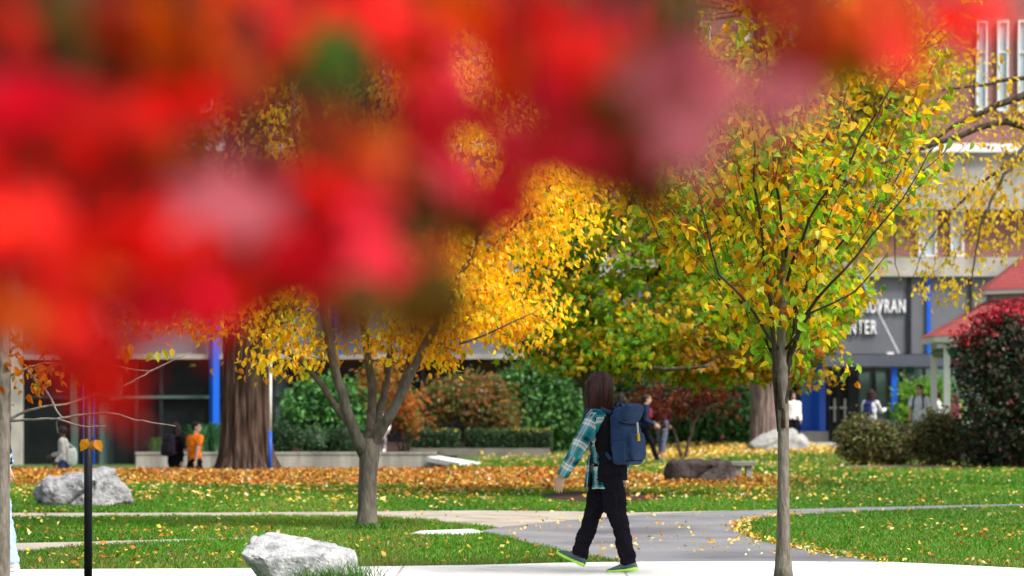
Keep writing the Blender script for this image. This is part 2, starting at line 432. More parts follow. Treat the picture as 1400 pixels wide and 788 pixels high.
ys = np.concatenate([[-200, -60, -10, 5], np.arange(18, 82, .5), [85, 90, 100, 110, 140, 200, 320]])
GX, GYY = np.meshgrid(xs, ys, indexing='ij')
V = np.stack([GX, GYY, ground_z(GX, GYY)], -1).reshape(-1, 3)
ny = len(ys); i = np.arange(len(xs) - 1)[:, None] * ny; k = np.arange(ny - 1)[None]
mb = MB(); mb.add(V, [np.stack([i + k, i + ny + k, i + ny + k + 1, i + k + 1], -1).reshape(-1, 4)])
structure(mb.build('ground', M['lawn'], None, smooth=True))
_m_, _nt, _b = M['white_conc'], M['white_conc'].node_tree, next(n for n in M['white_conc'].node_tree.nodes if n.type == 'BSDF_PRINCIPLED')
_src = _b.inputs['Base Color'].links[0].from_socket; _br = N(_nt, 'ShaderNodeTexBrick'); _tc = N(_nt, 'ShaderNodeTexCoord')
for _k, _v in (('Color1', (1, 1, 1, 1)), ('Color2', (.95, .95, .94, 1)), ('Mortar', (.55, .53, .5, 1)), ('Scale', 1), ('Brick Width', 1.83), ('Row Height', 9.), ('Mortar Size', .012)): _br.inputs[_k].default_value = _v
_mx = N(_nt, 'ShaderNodeMix', data_type='RGBA', blend_type='MULTIPLY'); _mx.inputs['Factor'].default_value = 1
_nt.links.new(_tc.outputs['Object'], _br.inputs['Vector']); _nt.links.new(_src, _mx.inputs['A']); _nt.links.new(_br.outputs[0], _mx.inputs['B']); _nt.links.new(_mx.outputs['Result'], _b.inputs['Base Color'])
sheet('concrete_path', WHITE, .012, M['white_conc'])
sheet('concrete_path', STRIP, .006, M['beige'])
sheet('concrete_path', SLAB, .010, M['white_conc'])
sheet('paved_path', BEIGE, .005, M['beige'])
sheet('asphalt_path', ASPH, .009, M['asphalt'])
# sunken walk and forecourt in front of the building
M['forecourt'] = pm('forecourt', (.3, .29, .27), (.38, .36, .33), .8, .9)
mb = MB(); mb.add([[-40, 64.5, -.745], [-2.7, 64.5, -.745], [-2.7, 73.9, -.745], [-40, 73.9, -.745]], [[[0, 1, 2, 3]]]); structure(mb.build('sunken_walkway', M['forecourt']))
mb = MB(); mb.add([[7.6, 84, .106], [40, 84, .106], [40, 104, .106], [7.6, 104, .106]], [[[0, 1, 2, 3]]]); structure(mb.build('forecourt_paving', M['forecourt']))
def disc(name, cx, cy, rx, ry, z, mat, n=48):
    th = np.linspace(0, 2 * np.pi, n, endpoint=False); r = 1 + .08 * np.sin(th * 3 + 1) + .05 * np.sin(th * 7)
    V = np.stack([cx + np.cos(th) * rx * r, cy + np.sin(th) * ry * r, np.full(n, z)], 1); V = np.concatenate([V, [[cx, cy, z + .05]]])
    k = np.arange(n); mb = MB(); mb.add(V, [np.stack([k, (k + 1) % n, np.full(n, n)], 1)]); return structure(mb.build(name, mat))
disc('mulch_ground', X(822, 42.4), 42.4, .95, 3.0, .012, M['soil'])
disc('mulch_ground', X(1290, 63.5), 63.6, 2.6, 1.5, .02, pm('mulch_pale', (.2, .14, .1), (.32, .25, .19), 6, .95, .5, 40))
mb = MB()
q = np.array([G(583, 628.5), G(601, 627), G(657, 636.5), G(628, 637.5)])
V = np.concatenate([np.c_[q, np.full(4, -.05)], np.c_[q, np.full(4, .07)]]); mb.add(V, BOXF)
structure(mb.build('concrete_path', M['white_conc']))

# ---------------------------------------------------------------- grass
def clear_of_paths(x, y, m=0.0):
    bad = np.zeros(len(x), bool)
    for p in (WHITE, STRIP, SLAB, BEIGE, ASPH): bad |= inpoly(x, y, p)
    bad |= ((x - X(1290, 63.5)) / 2.5) ** 2 + ((y - 63.6) / 1.4) ** 2 < 1
    bad |= ((x + .0 - X(822, 42.4)) / .9) ** 2 + ((y - 42.4) / 2.9) ** 2 < 1
    return ~bad
n = 330000
d = 1 / RNG.uniform(1 / 108., 1 / 23.2, n)          # density falls with the square of the distance
d = np.concatenate([d, RNG.uniform(24.5, 45, 90000)]); n = len(d)
x = RNG.uniform(-1, 1, n) * (d * .185 + .4)
keep = clear_of_paths(x, d) & ~((d > 60) & (x < -1.4)) & ~((d > 72) & (x < 5)) & ~((d > 84))
x, d = x[keep], d[keep]; n = len(x)
h = RNG.uniform(.025, .06, n) * (1 + .5 * (d > 45)); w = .0035 + .00028 * d
pn = np.array([noise.noise(Vector((a * .55, b * .16, 3.))) for a, b in zip(x, d)]) 
pn2 = np.array([noise.noise(Vector((a * 2.6, b * .9, 9.))) for a, b in zip(x, d)])
h *= 1 + .35 * pn2
g1, g2, g3 = np.array([.078, .24, .014]), np.array([.15, .33, .018]), np.array([.03, .17, .010])
t = np.clip(.5 + pn * .8 + RNG.normal(size=n) * .22, 0, 1)[:, None]
col = g3 * (1 - t) + g2 * t; col = col * .5 + g1 * .5
col *= RNG.uniform(.7, 1.3, (n, 1))
wide = np.array([noise.noise(Vector((p * .28, q * .07, 21.))) for p, q in zip(x, d)])
col *= (1 + .45 * wide)[:, None]
dry = RNG.uniform(size=n) < .06 + .14 * (pn2 > .25) + .30 * np.exp(-np.maximum(d - 24.4, 0) / .9) + .25 * (wide > .32); col[dry] = np.array([.26, .22, .07]) * RNG.uniform(.7, 1.2, (dry.sum(), 1))
gz = ground_z(x, d); a = RNG.uniform(0, 2 * np.pi, n); lean = RNG.normal(size=(n, 2)) * .6 * h[:, None]
B = np.stack([x, d, gz - .004], 1); s = np.stack([np.cos(a) * w, np.sin(a) * w * .4, np.zeros(n)], 1)
Vg = np.stack([B - s, B + s, B + np.stack([lean[:, 0], lean[:, 1], h], 1)], 1).reshape(-1, 3)
mb = MB(); mb.add(Vg, [np.arange(3 * n).reshape(-1, 3)], np.repeat(col, 3, axis=0))
tag(mb.build('grass', M['grass'], color=True), 'short green mown grass of the lawns between the paths', 'grass', kind='stuff')

# ---------------------------------------------------------------- fallen leaves
PAL_OR = [(4, (.54, .2, .03)), (3, (.43, .13, .025)), (2.6, (.66, .32, .05)), (1.2, (.74, .48, .1)), (3, (.24, .08, .03)), (.7, (.75, .6, .35))]
PAL_YE = [(4, (.75, .5, .07)), (2.5, (.8, .62, .2)), (2, (.6, .36, .06)), (1.2, (.82, .7, .4)), (1, (.35, .2, .05)), (.8, (.55, .16, .03))]
def litter(parts):
    mb = MB()
    for (x0, x1, y0, y1, dens, pal, sz, dfun) in parts:
        n = int((x1 - x0) * (y1 - y0) * dens); x = RNG.uniform(x0, x1, n); y = RNG.uniform(y0, y1, n)
        k = np.abs(x) < y * .19 + .6
        if dfun is not None: k &= RNG.uniform(size=n) < dfun(x, y)
        x, y = x[k], y[k]; n = len(x)
        if not n: continue
        z = ground_z(x, y) + RNG.uniform(.012, .06, n)
        pos = np.stack([x, y, z], 1); tip = RNG.normal(size=(n, 3)) * [1, 1, .45]; up = RNG.normal(size=(n, 3)) * .55 + [0, 0, 1]
        leaves(mb, T_quad() if sz < .075 else T_ovate(), pos, tip, up, sz * RNG.uniform(.7, 1.25, n), pick(pal, n))
    return mb
def pxf(x, y): return 700 + x / y * FPX, HORIZON + EYE * FPX / y
def nz2(x, y, s, o=0.): return np.array([noise.noise(Vector((a * s, b * s * .35, o))) for a, b in zip(x, y)])
def bank(x, y):
    u, v = pxf(x, y)
    wv = 5 * nz2(x, y, .5, 2)
    dense = ss(668, 660, v + wv) * ss(900, 760, u)
    right = ss(648, 655, v + wv) * ss(676, 666, v + wv) * ss(540, 620, u) * ss(1130, 960, u)
    return np.clip(np.maximum(dense, right * .9), 0, 1)
def outer_bank(x, y):
    u, v = pxf(x, y); return ss(640, 655, v) * ss(1200, 1000, u) * ss(-200, 0, u) * np.clip(.35 + nz2(x, y, .8, 5), 0, 1)
def lawn_only(x, y): return clear_of_paths(x, y) * np.clip(.5 + 1.3 * nz2(x, y, .7, 7), .12, 1)
def hard_only(x, y): return inpoly(x, y, ASPH) * np.clip(.35 + 1.6 * nz2(x, y, .9, 4), .05, 1) + inpoly(x, y, BEIGE) * np.clip(.3 + nz2(x, y, 1.2), .05, 1)
def verge(x, y):
    E = np.array(ASPH); dmin = np.full(len(x), 9.)
    for a, b in zip(E[14:22], E[15:23]):
        ab = b - a; t = np.clip(((x - a[0]) * ab[0] + (y - a[1]) * ab[1]) / (ab @ ab), 0, 1)
        dmin = np.minimum(dmin, np.hypot(x - a[0] - ab[0] * t, (y - a[1] - ab[1] * t) * .6))
    return np.exp(-(dmin / .1) ** 2)
mb = litter([(-12, 8, 43, 61, 165, PAL_OR, .085, bank), (-10, 9, 40, 58, 34, PAL_YE, .08, outer_bank),
             (-8, 9, 24, 50, 9, PAL_YE, .062, lawn_only), (-6, 8, 24.4, 38, 16, PAL_YE, .055, hard_only), (-8, 8, 23, 31, 14, PAL_OR, .055, lawn_only),
             (1, 6, 24.4, 36, 260, PAL_YE, .05, verge),
             (4, 16, 74, 99, 55, PAL_YE, .12, lambda x, y: ss(8.5, 7.6, x - (y - 83) * .0 - 1.6) * ss(72, 80, y)), (-1, 15, 50, 80, 6, PAL_YE, .09, None), (2.0, 5, 60, 78, 30, PAL_YE, .1, lambda x, y: np.clip(.3 + nz2(x, y, .6), 0, 1))])
tag(mb.build('fallen_leaves', M['litter'], color=True), 'orange, yellow and brown fallen leaves lying over the lawn and paths', 'leaf litter', kind='stuff')

# ================================================================ building
FY = 104.0
root = thing('campus_building', (0, FY, 0), 'brick and grey panel campus building with glass storefront, blue columns and white lettering', 'building')
def part(name, mb, mat, parent=None, smooth=False): return mb.build(name, M[mat] if isinstance(mat, str) else mat, parent or root, (0, FY, 0) if parent is None or parent is root else (0, FY, 0), smooth)
def B(name, mat, *args, parent=None, **kw):
    mb = MB(); ubox(mb, *args); return part(name, mb, mat, parent)
# main masses (front faces step back a little from FY)
ZT = 21.0
m = MB(); box(m, -60, 40, FY + .55, FY + 14, -1.0, ZT); part('brick_wall', m, 'brick')
m = MB(); ubox(m, -900, 2000, 378, 484, FY + .05, FY + .55); part('grey_panel_wall', m, 'panel')
m = MB(); ubox(m, -900, 2000, 352, 378, FY - .25, FY + .55); part('concrete_band', m, 'concrete')
m = MB(); ubox(m, -900, 2000, 208, 286, FY - .1, FY + .55); part('concrete_band', m, 'concrete')
m = MB(); ubox(m, -900, 2000, 196, 208, FY - .4, FY + .55); part('white_coping', m, 'white')
m = MB(); ubox(m, -900, 1088, 484, 491, FY - .35, FY + .5); part('soffit_beam', m, 'concrete')
# storefront panes and frames, left wing
xl = [-200, -60, 27, 96, 130, 150, 183, 218, 286, 372, 388, 455, 520, 575, 640, 695, 720, 760, 830, 905, 980, 1090]
for a, b in zip(xl[:-1], xl[1:]):
    gm = 'glass_green' if (a, b) in ((130, 150), (372, 388), (695, 720), (150, 183)) and (a, b) != (150, 183) else 'glass'
    f = MB(); ubox(f, a, a + 5, 491, 640, FY + .12, FY + .3)
    ubox(f, a + 5, b, 541, 545, FY + .14, FY + .28); ubox(f, a + 5, b, 491, 495, FY + .14, FY + .28)
    w = part('window_frame', f, 'mullion')
    g = MB(); ubox(g, a + 5, b, 495, 640, FY + .3, FY + .34); part('window_pane', g, gm, w)
for a, b, t, q in ((165, 290, 541, 545), (150, 166, 512, 546), (97, 107, 505, 640)):
    m = MB(); ubox(m, a, b, t, q, FY + .06, FY + .11); part('pale_green_panel', m, 'glass_green')
for a, b, t, q in ((286, 300, 440, 640), (455, 466, 380, 484), (114, 118, 500, 640), (127, 129, 500, 640)):
    m = MB(); y = FY - .45; r = (X(b, y) - X(a, y)) / 2
    box(m, (X(a, y) + X(b, y)) / 2 - r * .74, (X(a, y) + X(b, y)) / 2 + r * .74, y - r * .74, y + r * .74, Z(q, y), Z(t, y), .62); part('blue_column', m, 'blue')
m = MB(); ubox(m, 14, 27, 380, 640, FY - .7, FY + .1); part('white_pilaster', m, 'concrete')
m = MB(); ubox(m, 740, 752, 484, 560, FY - .4, FY); part('dark_column', m, 'mullion')
# right wing: entrance
m = MB(); ubox(m, 1095, 1117, 500, 590, FY - .45, FY + .3); part('blue_wall_block', m, 'blue')
m = MB(); y = FY - 1.0; box(m, X(1116, y), X(1116, y) + .30, y, y + .30, Z(590, y), Z(498, y), .6); part('blue_column', m, 'blue')
m = MB(); ubox(m, 1094, 1132.6, 590, 608, FY - 1.66, FY + .3); part('plinth', m, 'concrete')
m = MB(); ubox(m, 1128, 1292, 485, 501, FY - 4.2, FY - .3); part('canopy', m, 'canopy')
for a, b, gm in ((1132, 1146, 'glass'), (1146, 1160, 'glass'), (1160, 1172, 'mullion'), (1172, 1195, 'glass_green'), (1195, 1216, 'glass_green')):
    if gm == 'mullion':
        m = MB(); ubox(m, a, b, 501, 608, FY + .0, FY + .3); part('entrance_pier', m, 'mullion'); continue
    f = MB(); ubox(f, a, a + 2.5, 501, 608, FY + .1, FY + .3); ubox(f, b - 2, b, 501, 608, FY + .1, FY + .3); ubox(f, a + 2.5, b - 2, 501, 504, FY + .1, FY + .3)
    ubox(f, a + 2.5, b - 2, 602, 608, FY + .1, FY + .3)
    dr = part('door', f, 'mullion')
    g = MB(); ubox(g, a + 2.5, b - 2, 504, 602, FY + .18, FY + .22); part('door_pane', g, gm, dr)
    if gm == 'glass':
        h = MB(); ubox(h, a + 2, b - 2, 556.5, 559, FY + .04, FY + .09); ubox(h, a + 8, a + 10.5, 545, 577, FY + .0, FY + .04); part('push_bar', h, pm('steel', (.5, .5, .5), rough=.3, metallic=.8), dr)
m = MB(); ubox(m, 1219, 1227, 499, 610, FY - 4.0, FY - 3.7); part('blue_column', m, 'blue')
m = MB(); ubox(m, 1227, 1700, 501, 612, FY + .02, FY + .5); part('entrance_wall', m, 'mullion')
for a, b in ((1232, 1262), (1264, 1296), (1300, 1330), (1334, 1366)):
    f = MB(); ubox(f, a, b, 503, 600, FY - .04, FY); w = part('window_frame', f, 'mullion'); g = MB(); ubox(g, a + 1.5, b - 1.5, 505, 598, FY - .07, FY - .045); part('window_pane', g, 'glass_green', w)
for a, b, mt in ((1241, 1246, 'mullion'), (1267, 1272.5, 'blue'), (1326, 1330, 'mullion')):
    m = MB(); ubox(m, a, b, 378, 484, FY - .06, FY + .04); part('panel_strip', m, mt)
m = MB(); tube(m, [P(1177, 380, FY - .3), P(1229, 484, FY - 3.6)], .035, 8); part('tie_rod', m, pm('rod_grey', (.45, .46, .48), rough=.5))
m = MB(); ubox(m, 1213, 1222, 481.5, 484.6, FY - 3.9, FY - 3.5); part('rod_bracket', m, 'white')
m = MB(); ubox(m, 1239, 1250, 499, 511, FY - 3.0, FY - 2.9); part('green_board', m, pm('green_board', (.01, .12, .07), rough=.5))
# windows above
def window(u0, u1, v1, v0, n=1):
    f = MB(); fr = 2.2
    ubox(f, u0, u0 + fr, v1, v0, FY + .40, FY + .56); ubox(f, u1 - fr, u1, v1, v0, FY + .40, FY + .56)
    ubox(f, u0 + fr, u1 - fr, v1, v1 + fr, FY + .40, FY + .56); ubox(f, u0 + fr, u1 - fr, v0 - fr, v0, FY + .36, FY + .56)
    vm = v1 + (v0 - v1) * .35; ubox(f, u0 + fr, u1 - fr, vm - .8, vm + .8, FY + .42, FY + .56)
    w = part('window', f, 'white'); g = MB(); ubox(g, u0 + fr, u1 - fr, v1 + fr, v0 - fr, FY + .5, FY + .54); part('pane', g, 'glass_sky', w)
for u in (300, 420, 540, 660, 780, 900, 1020, 1130): window(u, u + 24, 287, 351)
window(1256, 1281, 287, 351); window(1300, 1318, 287, 351); window(1420, 1445, 287, 351)
for u in list(range(150, 1200, 62)) + [1335, 1364, 1392, 1422]:
    window(u, u + 15, 28, 152); window(u, u + 15, -150, -30)
# lettering
def text_mesh(s, h, wscale):
    cu = bpy.data.curves.new('t', 'FONT'); cu.body = s; cu.size = 1; cu.extrude = .05; cu.offset = .012; cu.space_character = 1.2
    o = link('t', cu); dg = bpy.context.evaluated_depsgraph_get(); me = bpy.data.meshes.new_from_object(o.evaluated_get(dg)); bpy.data.objects.remove(o)
    co = coords(me); co -= [co[:, 0].max(), co[:, 1].min(), 0]; hh = co[:, 1].max()
    co[:, 0] *= h / hh * wscale; co[:, 1] *= h / hh; co[:, 2] *= 1.2
    out = np.stack([co[:, 0], -co[:, 2], co[:, 1]], 1); return me, out
for s, ur, vb, vt in (('McGAUVRAN', 1237.5, 428, 409.5), ('CENTER', 1198.5, 457, 438)):
    me, co = text_mesh(s, (vb - vt) / FPX * FY, .52)
    co += [X(ur, FY), FY - .02 - FY + 0, Z(vb, FY)]
    co[:, 1] += 0
    me.vertices.foreach_set('co', co.astype(np.float32).ravel()); me.materials.append(M['letter']); me.update()
    link('lettering', me, root)

# ================================================================ planter wall
PW = 74.0
pw = thing('planter_wall', (X(380, PW), PW, -.75), 'low grey concrete retaining wall holding the shrub bed', 'retaining wall')
M['boardform'] = pm('boardmarked_concrete', (.22, .21, .175), (.33, .315, .275), 5, .9, .3, 12, stretch=(1, 1, .1), c3=(.18, .175, .15), s3=1.5)
m = MB(); box(m, X(186, PW), X(596, PW), PW, PW + .35, -.8, Z(621, PW)); m.build('wall_face', M['boardform'], pw, (X(380, PW), PW, -.75))
m = MB(); box(m, X(185, PW), X(597, PW), PW - .03, PW + .4, Z(621, PW), Z(618.5, PW)); m.build('wall_cap', M['boardform'], pw, (X(380, PW), PW, -.75))
m = MB(); box(m, X(186, PW), -2.05, PW + .36, 100, -.75, Z(621, PW) - .02); structure(m.build('planting_bed_ground', M['soil']))
m = MB(); box(m, -2.04, X(752, 79.5), 79.51, 100, -.05, .05); structure(m.build('planting_bed_ground', M['soil']))
M['edging'] = pm('edging_stone', (.14, .13, .11), (.2, .19, .16), 4, .9)
m = MB(); box(m, X(560, 79.5), X(752, 79.5), 79.3, 79.5, 0, Z(616, 79.5) + .06); tag(m.build('bed_edging', M['edging'], None, (0, 79.4, 0)), 'thin concrete edging under the clipped hedges', 'edging')
# ================================================================ trees
def path(d, pts, dd=None):
    """[(u, v, radius_m[, depth offset])] -> [(point, radius)]"""
    return [(P(q[0], q[1], d + (q[3] if len(q) > 3 else 0)), q[2]) for q in pts]
def sign_gap(u, v): return (v > 365) & (v < 505) & (u > np.interp(v, [370, 395, 412, 428, 442, 470, 505], [1250, 1206, 1188, 1176, 1160, 1150, 1180]))
# --- young linden beside the path (sharp, right of centre)
D = 22.0
T1 = path(D, [(1071, 803, .058), (1071, 740, .049), (1071, 650, .044), (1071, 560, .043), (1069, 505, .05), (1068, 470, .036), (1070, 400, .028), (1076, 300, .022), (1086, 200, .016), (1092, 90, .010), (1096, -40, .006)])
T1[0] = (np.array([T1[0][0][0], D, -.02]), .068)
L1 = [path(D, l) for l in (
    [(1066, 590, .02), (1062, 520, .02), (1057, 440, .018, -.1), (1046, 350, .013, -.25), (1034, 250, .009, -.4), (1028, 170, .005, -.5)],
    [(1073, 600, .02), (1077, 510, .022), (1089, 430, .019, .15), (1112, 360, .014, .3), (1136, 260, .010, .45), (1150, 160, .007, .5), (1176, 60, .004, .55)],
    [(1071, 585, .018, -.04), (1076, 500, .02), (1100, 430, .015, -.2), (1150, 370, .010, -.4), (1215, 295, .007, -.55), (1290, 190, .003, -.65)],
    [(1067, 560, .017, -.04), (1062, 500, .018), (1040, 450, .013, .2), (1000, 400, .010, .35), (950, 350, .007, .5), (905, 310, .003, .6)],
    [(1066, 480, .016), (1030, 430, .012, -.25), (985, 370, .009, -.5), (958, 280, .005, -.7), (945, 220, .003, -.8)],
    [(1072, 470, .016), (1096, 400, .012, .35), (1160, 320, .009, .6), (1230, 240, .006, .8), (1262, 170, .003, .9)],
    [(1070, 440, .015), (1060, 350, .011, .4), (1010, 260, .008, .6), (985, 180, .005, .7), (980, 90, .003, .75)],
    [(1072, 400, .014), (1110, 300, .010, -.4), (1180, 190, .007, -.6), (1236, 100, .005, -.7), (1300, 40, .003, -.75)],
    [(1074, 360, .013), (1060, 240, .009, -.3), (1050, 130, .006, -.4), (1046, 20, .004, -.5)],
    [(1072, 480, .013), (1110, 430, .009, -.3), (1165, 400, .006, -.4), (1215, 345, .003, -.5)])]
PAL_L = [(6, (.78, .52, .03)), (4, (.74, .38, .02)), (3.5, (.6, .54, .04)), (3, (.28, .44, .04)), (1.6, (.15, .29, .035)), (1.3, (.36, .14, .03)), (1.0, (.62, .58, .12))]
def mix1(pos, ci, col, c, kb):
    r = np.random.default_rng(5); ctype = r.uniform(size=len(c)); g = ctype[ci] < .20
    edge = ((pos[:, 0] - X(1070, D)) > 1.0) & (r.uniform(size=len(pos)) < .45)
    g |= edge | ((pos[:, 2] < Z(430, D)) & (r.uniform(size=len(pos)) < .4))
    col[g] = np.array([.22, .38, .04]) * r.uniform(.6, 1.5, (g.sum(), 1)) * r.uniform(.9, 1.15, (g.sum(), 3))
    br = (ctype[ci] > .93); col[br] = np.array([.30, .13, .03]) * r.uniform(.7, 1.3, (br.sum(), 1))
    return col
make_tree('linden_tree', 'slender young tree with straight pale trunk and mixed yellow and green leaves', 'tree', [T1[0][0][0], D, 0], T1, L1,
    [(1060, 330, D, 150, 135, .75, 7), (1085, 190, D, 165, 120, .8, 5), (1075, 440, D, 95, 70, .5, 3.2), (1095, 60, D, 130, 110, .7, 3), (945, 330, D, 62, 52, .4, .8), (1215, 240, D, 75, 80, .5, 1.1), (1255, 120, D, 60, 70, .4, .6), (1020, 260, D, 120, 90, .6, 2), (1150, 480, D, 40, 45, .3, .35)],
    430, 5, .088, PAL_L, T_ovate(), bark='bark_young', cr=.06, droop=.55, twig_r=.006, flare=1.25, mixpal=mix1, upbias=.8, trunk_sides=18, zmin=1.62, limbname='branch', jit=.03, limbbark='twig', shoots=(150, .35, .85, .085, 2), cut=sign_gap)

# --- multi stemmed yellow tree
D = 31.2
T2 = path(D, [(502, 728, .115), (502, 690, .10), (503, 650, .10), (505, 622, .112), (507, 600, .10)])
T2[0] = (np.array([X(502, D), D, -.02]), .13)
L2 = [path(D, l) for l in (
    [(499, 622, .075), (478, 575, .062, -.1), (462, 520, .054, -.2), (448, 450, .046, -.3), (437, 380, .038, -.4), (420, 270, .027, -.6), (400, 150, .016, -.7)],
    [(482, 585, .042), (452, 545, .036, .2), (425, 505, .03, .3), (385, 480, .022, .5), (330, 462, .014, .6), (250, 440, .008, .8), (190, 428, .004, 1)],
    [(505, 610, .062), (508, 560, .052, .3), (503, 480, .045, .5), (492, 400, .038, .7), (490, 300, .03, .8), (500, 160, .018, .9), (510, 40, .01, 1)],
    [(507, 612, .07), (535, 565, .058, -.15), (560, 515, .05, -.3), (582, 468, .042, -.45), (612, 420, .036, -.6), (638, 360, .03, -.7), (668, 290, .022, -.8), (712, 190, .012, -.9)],
    [(509, 606, .05), (522, 560, .045, .4), (530, 500, .04, .6), (541, 430, .034, .8), (565, 340, .028, .9), (590, 220, .018, 1), (610, 90, .01, 1)],
    [(546, 545, .036), (556, 500, .032, .1), (562, 470, .028, .1), (575, 400, .022, .0), (600, 330, .016, -.1), (625, 250, .01, -.2)],
    [(600, 440, .028), (650, 410, .022, .3), (700, 385, .017, .4), (745, 350, .012, .5), (800, 330, .007, .5)],
    [(640, 360, .022), (690, 320, .016, .2), (740, 270, .012, .3), (780, 220, .007, .3)],
    [(585, 466, .02), (620, 470, .016, -.4), (660, 460, .012, -.6), (700, 440, .008, -.7), (735, 425, .004, -.8)])]
PAL_Y = [(7, (.88, .62, .04)), (3.4, (.86, .5, .025)), (3, (.88, .68, .08)), (.9, (.65, .28, .02)), (1.5, (.52, .5, .04)), (.5, (.25, .36, .04))]
def mix2(pos, ci, col, c, kb):
    u = 700 + pos[:, 0] / pos[:, 1] * FPX; v = HORIZON - (pos[:, 2] - EYE) / pos[:, 1] * FPX
    m = (u < 330) & (RNG.uniform(size=len(u)) < .7); col[m] = np.array([.68, .25, .02]) * RNG.uniform(.7, 1.2, (m.sum(), 1))
    m = (v > 440) & (RNG.uniform(size=len(u)) < .25); col[m] = np.array([.66, .3, .025]) * RNG.uniform(.7, 1.2, (m.sum(), 1))
    return col
make_tree('yellow_tree', 'multi stemmed tree with grey trunk forking low and golden yellow drooping leaves', 'tree', [X(502, D), D, 0], T2, L2,
    [(650, 400, D, 105, 70, 1.0, 5), (710, 300, D, 110, 80, 1.0, 5), (580, 330, D, 110, 110, 1.3, 5), (760, 250, D, 70, 70, .7, 2.4), (460, 240, D, 150, 130, 1.4, 5), (620, 160, D, 150, 120, 1.3, 5), (560, 460, D, 70, 32, .7, 1.7), (700, 440, D, 70, 32, .6, 1.8), (400, 470, D, 50, 36, .6, .8),
     (250, 430, D, 90, 32, .7, 1.4), (400, 390, D, 100, 55, 1.0, 1.6), (480, 40, D, 190, 110, 1.3, 3), (590, 478, D, 40, 22, .5, .6), (628, 385, 30.5, 46, 62, .35, 1.6), (380, 500, D, 20, 14, .2, .12), (450, 490, D, 18, 22, .2, .2)],
    900, 19, .076, PAL_Y, T_ovate(), bark='bark_grey', cr=.19, cz=.34, droop=1.0, twig_r=.012, flare=1.25, mixpal=mix2, trunk_sides=20, jit=.05, limbname='limb')

# --- green maple on the mulch ring
D = 42.6
T3 = path(D, [(826, 682, .17), (820, 620, .14), (808, 540, .13), (804, 470, .12), (800, 400, .105), (792, 345, .075), (790, 260, .05), (800, 170, .03)])
T3[0] = (np.array([X(826, D), D, -.02]), .2)
L3 = [path(D, l) for l in (
    [(808, 535, .075), (786, 507, .065, -.1), (760, 490, .055, -.3), (728, 474, .045, -.5), (690, 452, .03, -.7), (650, 430, .015, -.8)],
    [(800, 405, .06), (778, 370, .05, -.2), (768, 330, .04, -.3), (762, 300, .03, -.4), (740, 250, .018, -.5)],
    [(803, 420, .03), (785, 403, .024, -.3), (760, 396, .016, -.5), (725, 392, .01, -.7)],
    [(803, 440, .07), (850, 405, .06, .3), (910, 365, .05, .6), (980, 320, .035, .8), (1050, 260, .02, 1)],
    [(804, 480, .07), (860, 478, .06, .4), (930, 472, .048, .7), (1010, 455, .035, .9), (1100, 435, .02, 1), (1175, 420, .01, 1)],
    [(798, 385, .05), (835, 330, .042, -.5), (870, 260, .032, -.9), (890, 190, .02, -1.1)],
    [(806, 500, .05), (850, 500, .04, -.8), (910, 505, .03, -1.3), (970, 500, .018, -1.6)],
    [(800, 400, .045), (830, 380, .035, 1.), (880, 330, .025, 1.6), (930, 250, .015, 2)])]
PAL_M = [(5, (.15, .33, .03)), (4.5, (.26, .42, .03)), (2.6, (.48, .48, .03)), (1.6, (.7, .5, .03)), (.8, (.6, .3, .02)), (2., (.09, .22, .025))]
def mix3(pos, ci, col, c, kb):
    v = HORIZON - (pos[:, 2] - EYE) / pos[:, 1] * FPX; u = 700 + pos[:, 0] / pos[:, 1] * FPX
    r = np.random.default_rng(3).uniform(size=len(c))[ci]
    m = (r < .16) & (RNG.uniform(size=len(v)) < .8); col[m] = np.array([.62, .40, .03]) * RNG.uniform(.6, 1.3, (m.sum(), 1))
    m = (u > 930) & (v > 440) & (r > .6); col[m] = np.array([.42, .21, .025]) * RNG.uniform(.6, 1.3, (m.sum(), 1))
    return col
make_tree('maple_tree', 'spreading maple with dark trunk and green leaves turning yellow, rising from a mulch ring', 'tree', [X(826, D), D, 0], T3, L3,
    [(860, 440, D, 150, 70, 1.6, 5), (960, 380, D, 150, 90, 1.7, 5), (900, 270, D, 140, 90, 1.6, 5), (760, 420, D, 70, 60, 1.1, 2.2), (1060, 440, D, 110, 70, 1.3, 4), (1142, 430, D, 44, 58, .7, 1.5), (850, 484, D, 130, 30, 1.2, 3.0), (980, 492, D, 115, 32, 1.0, 2.6), (1010, 260, D, 120, 90, 1.4, 2.8), (730, 330, D, 60, 70, 1., 1.4), (830, 190, D, 110, 70, 1.3, 2.4), (1075, 505, D, 60, 24, .7, .9), (785, 325, D, 45, 50, 1., 1.2), (930, 140, D, 130, 80, 1.3, 2.6), (1040, 170, D, 110, 80, 1.3, 2.0)],
    1400, 20, .10, PAL_M, T_maple(), bark='bark_dark', twigm='twig', cr=.25, cz=.3, droop=.55, twig_r=.016, flare=1.3, mixpal=mix3, cut=sign_gap, gap=.12, gap_scale=1.1)

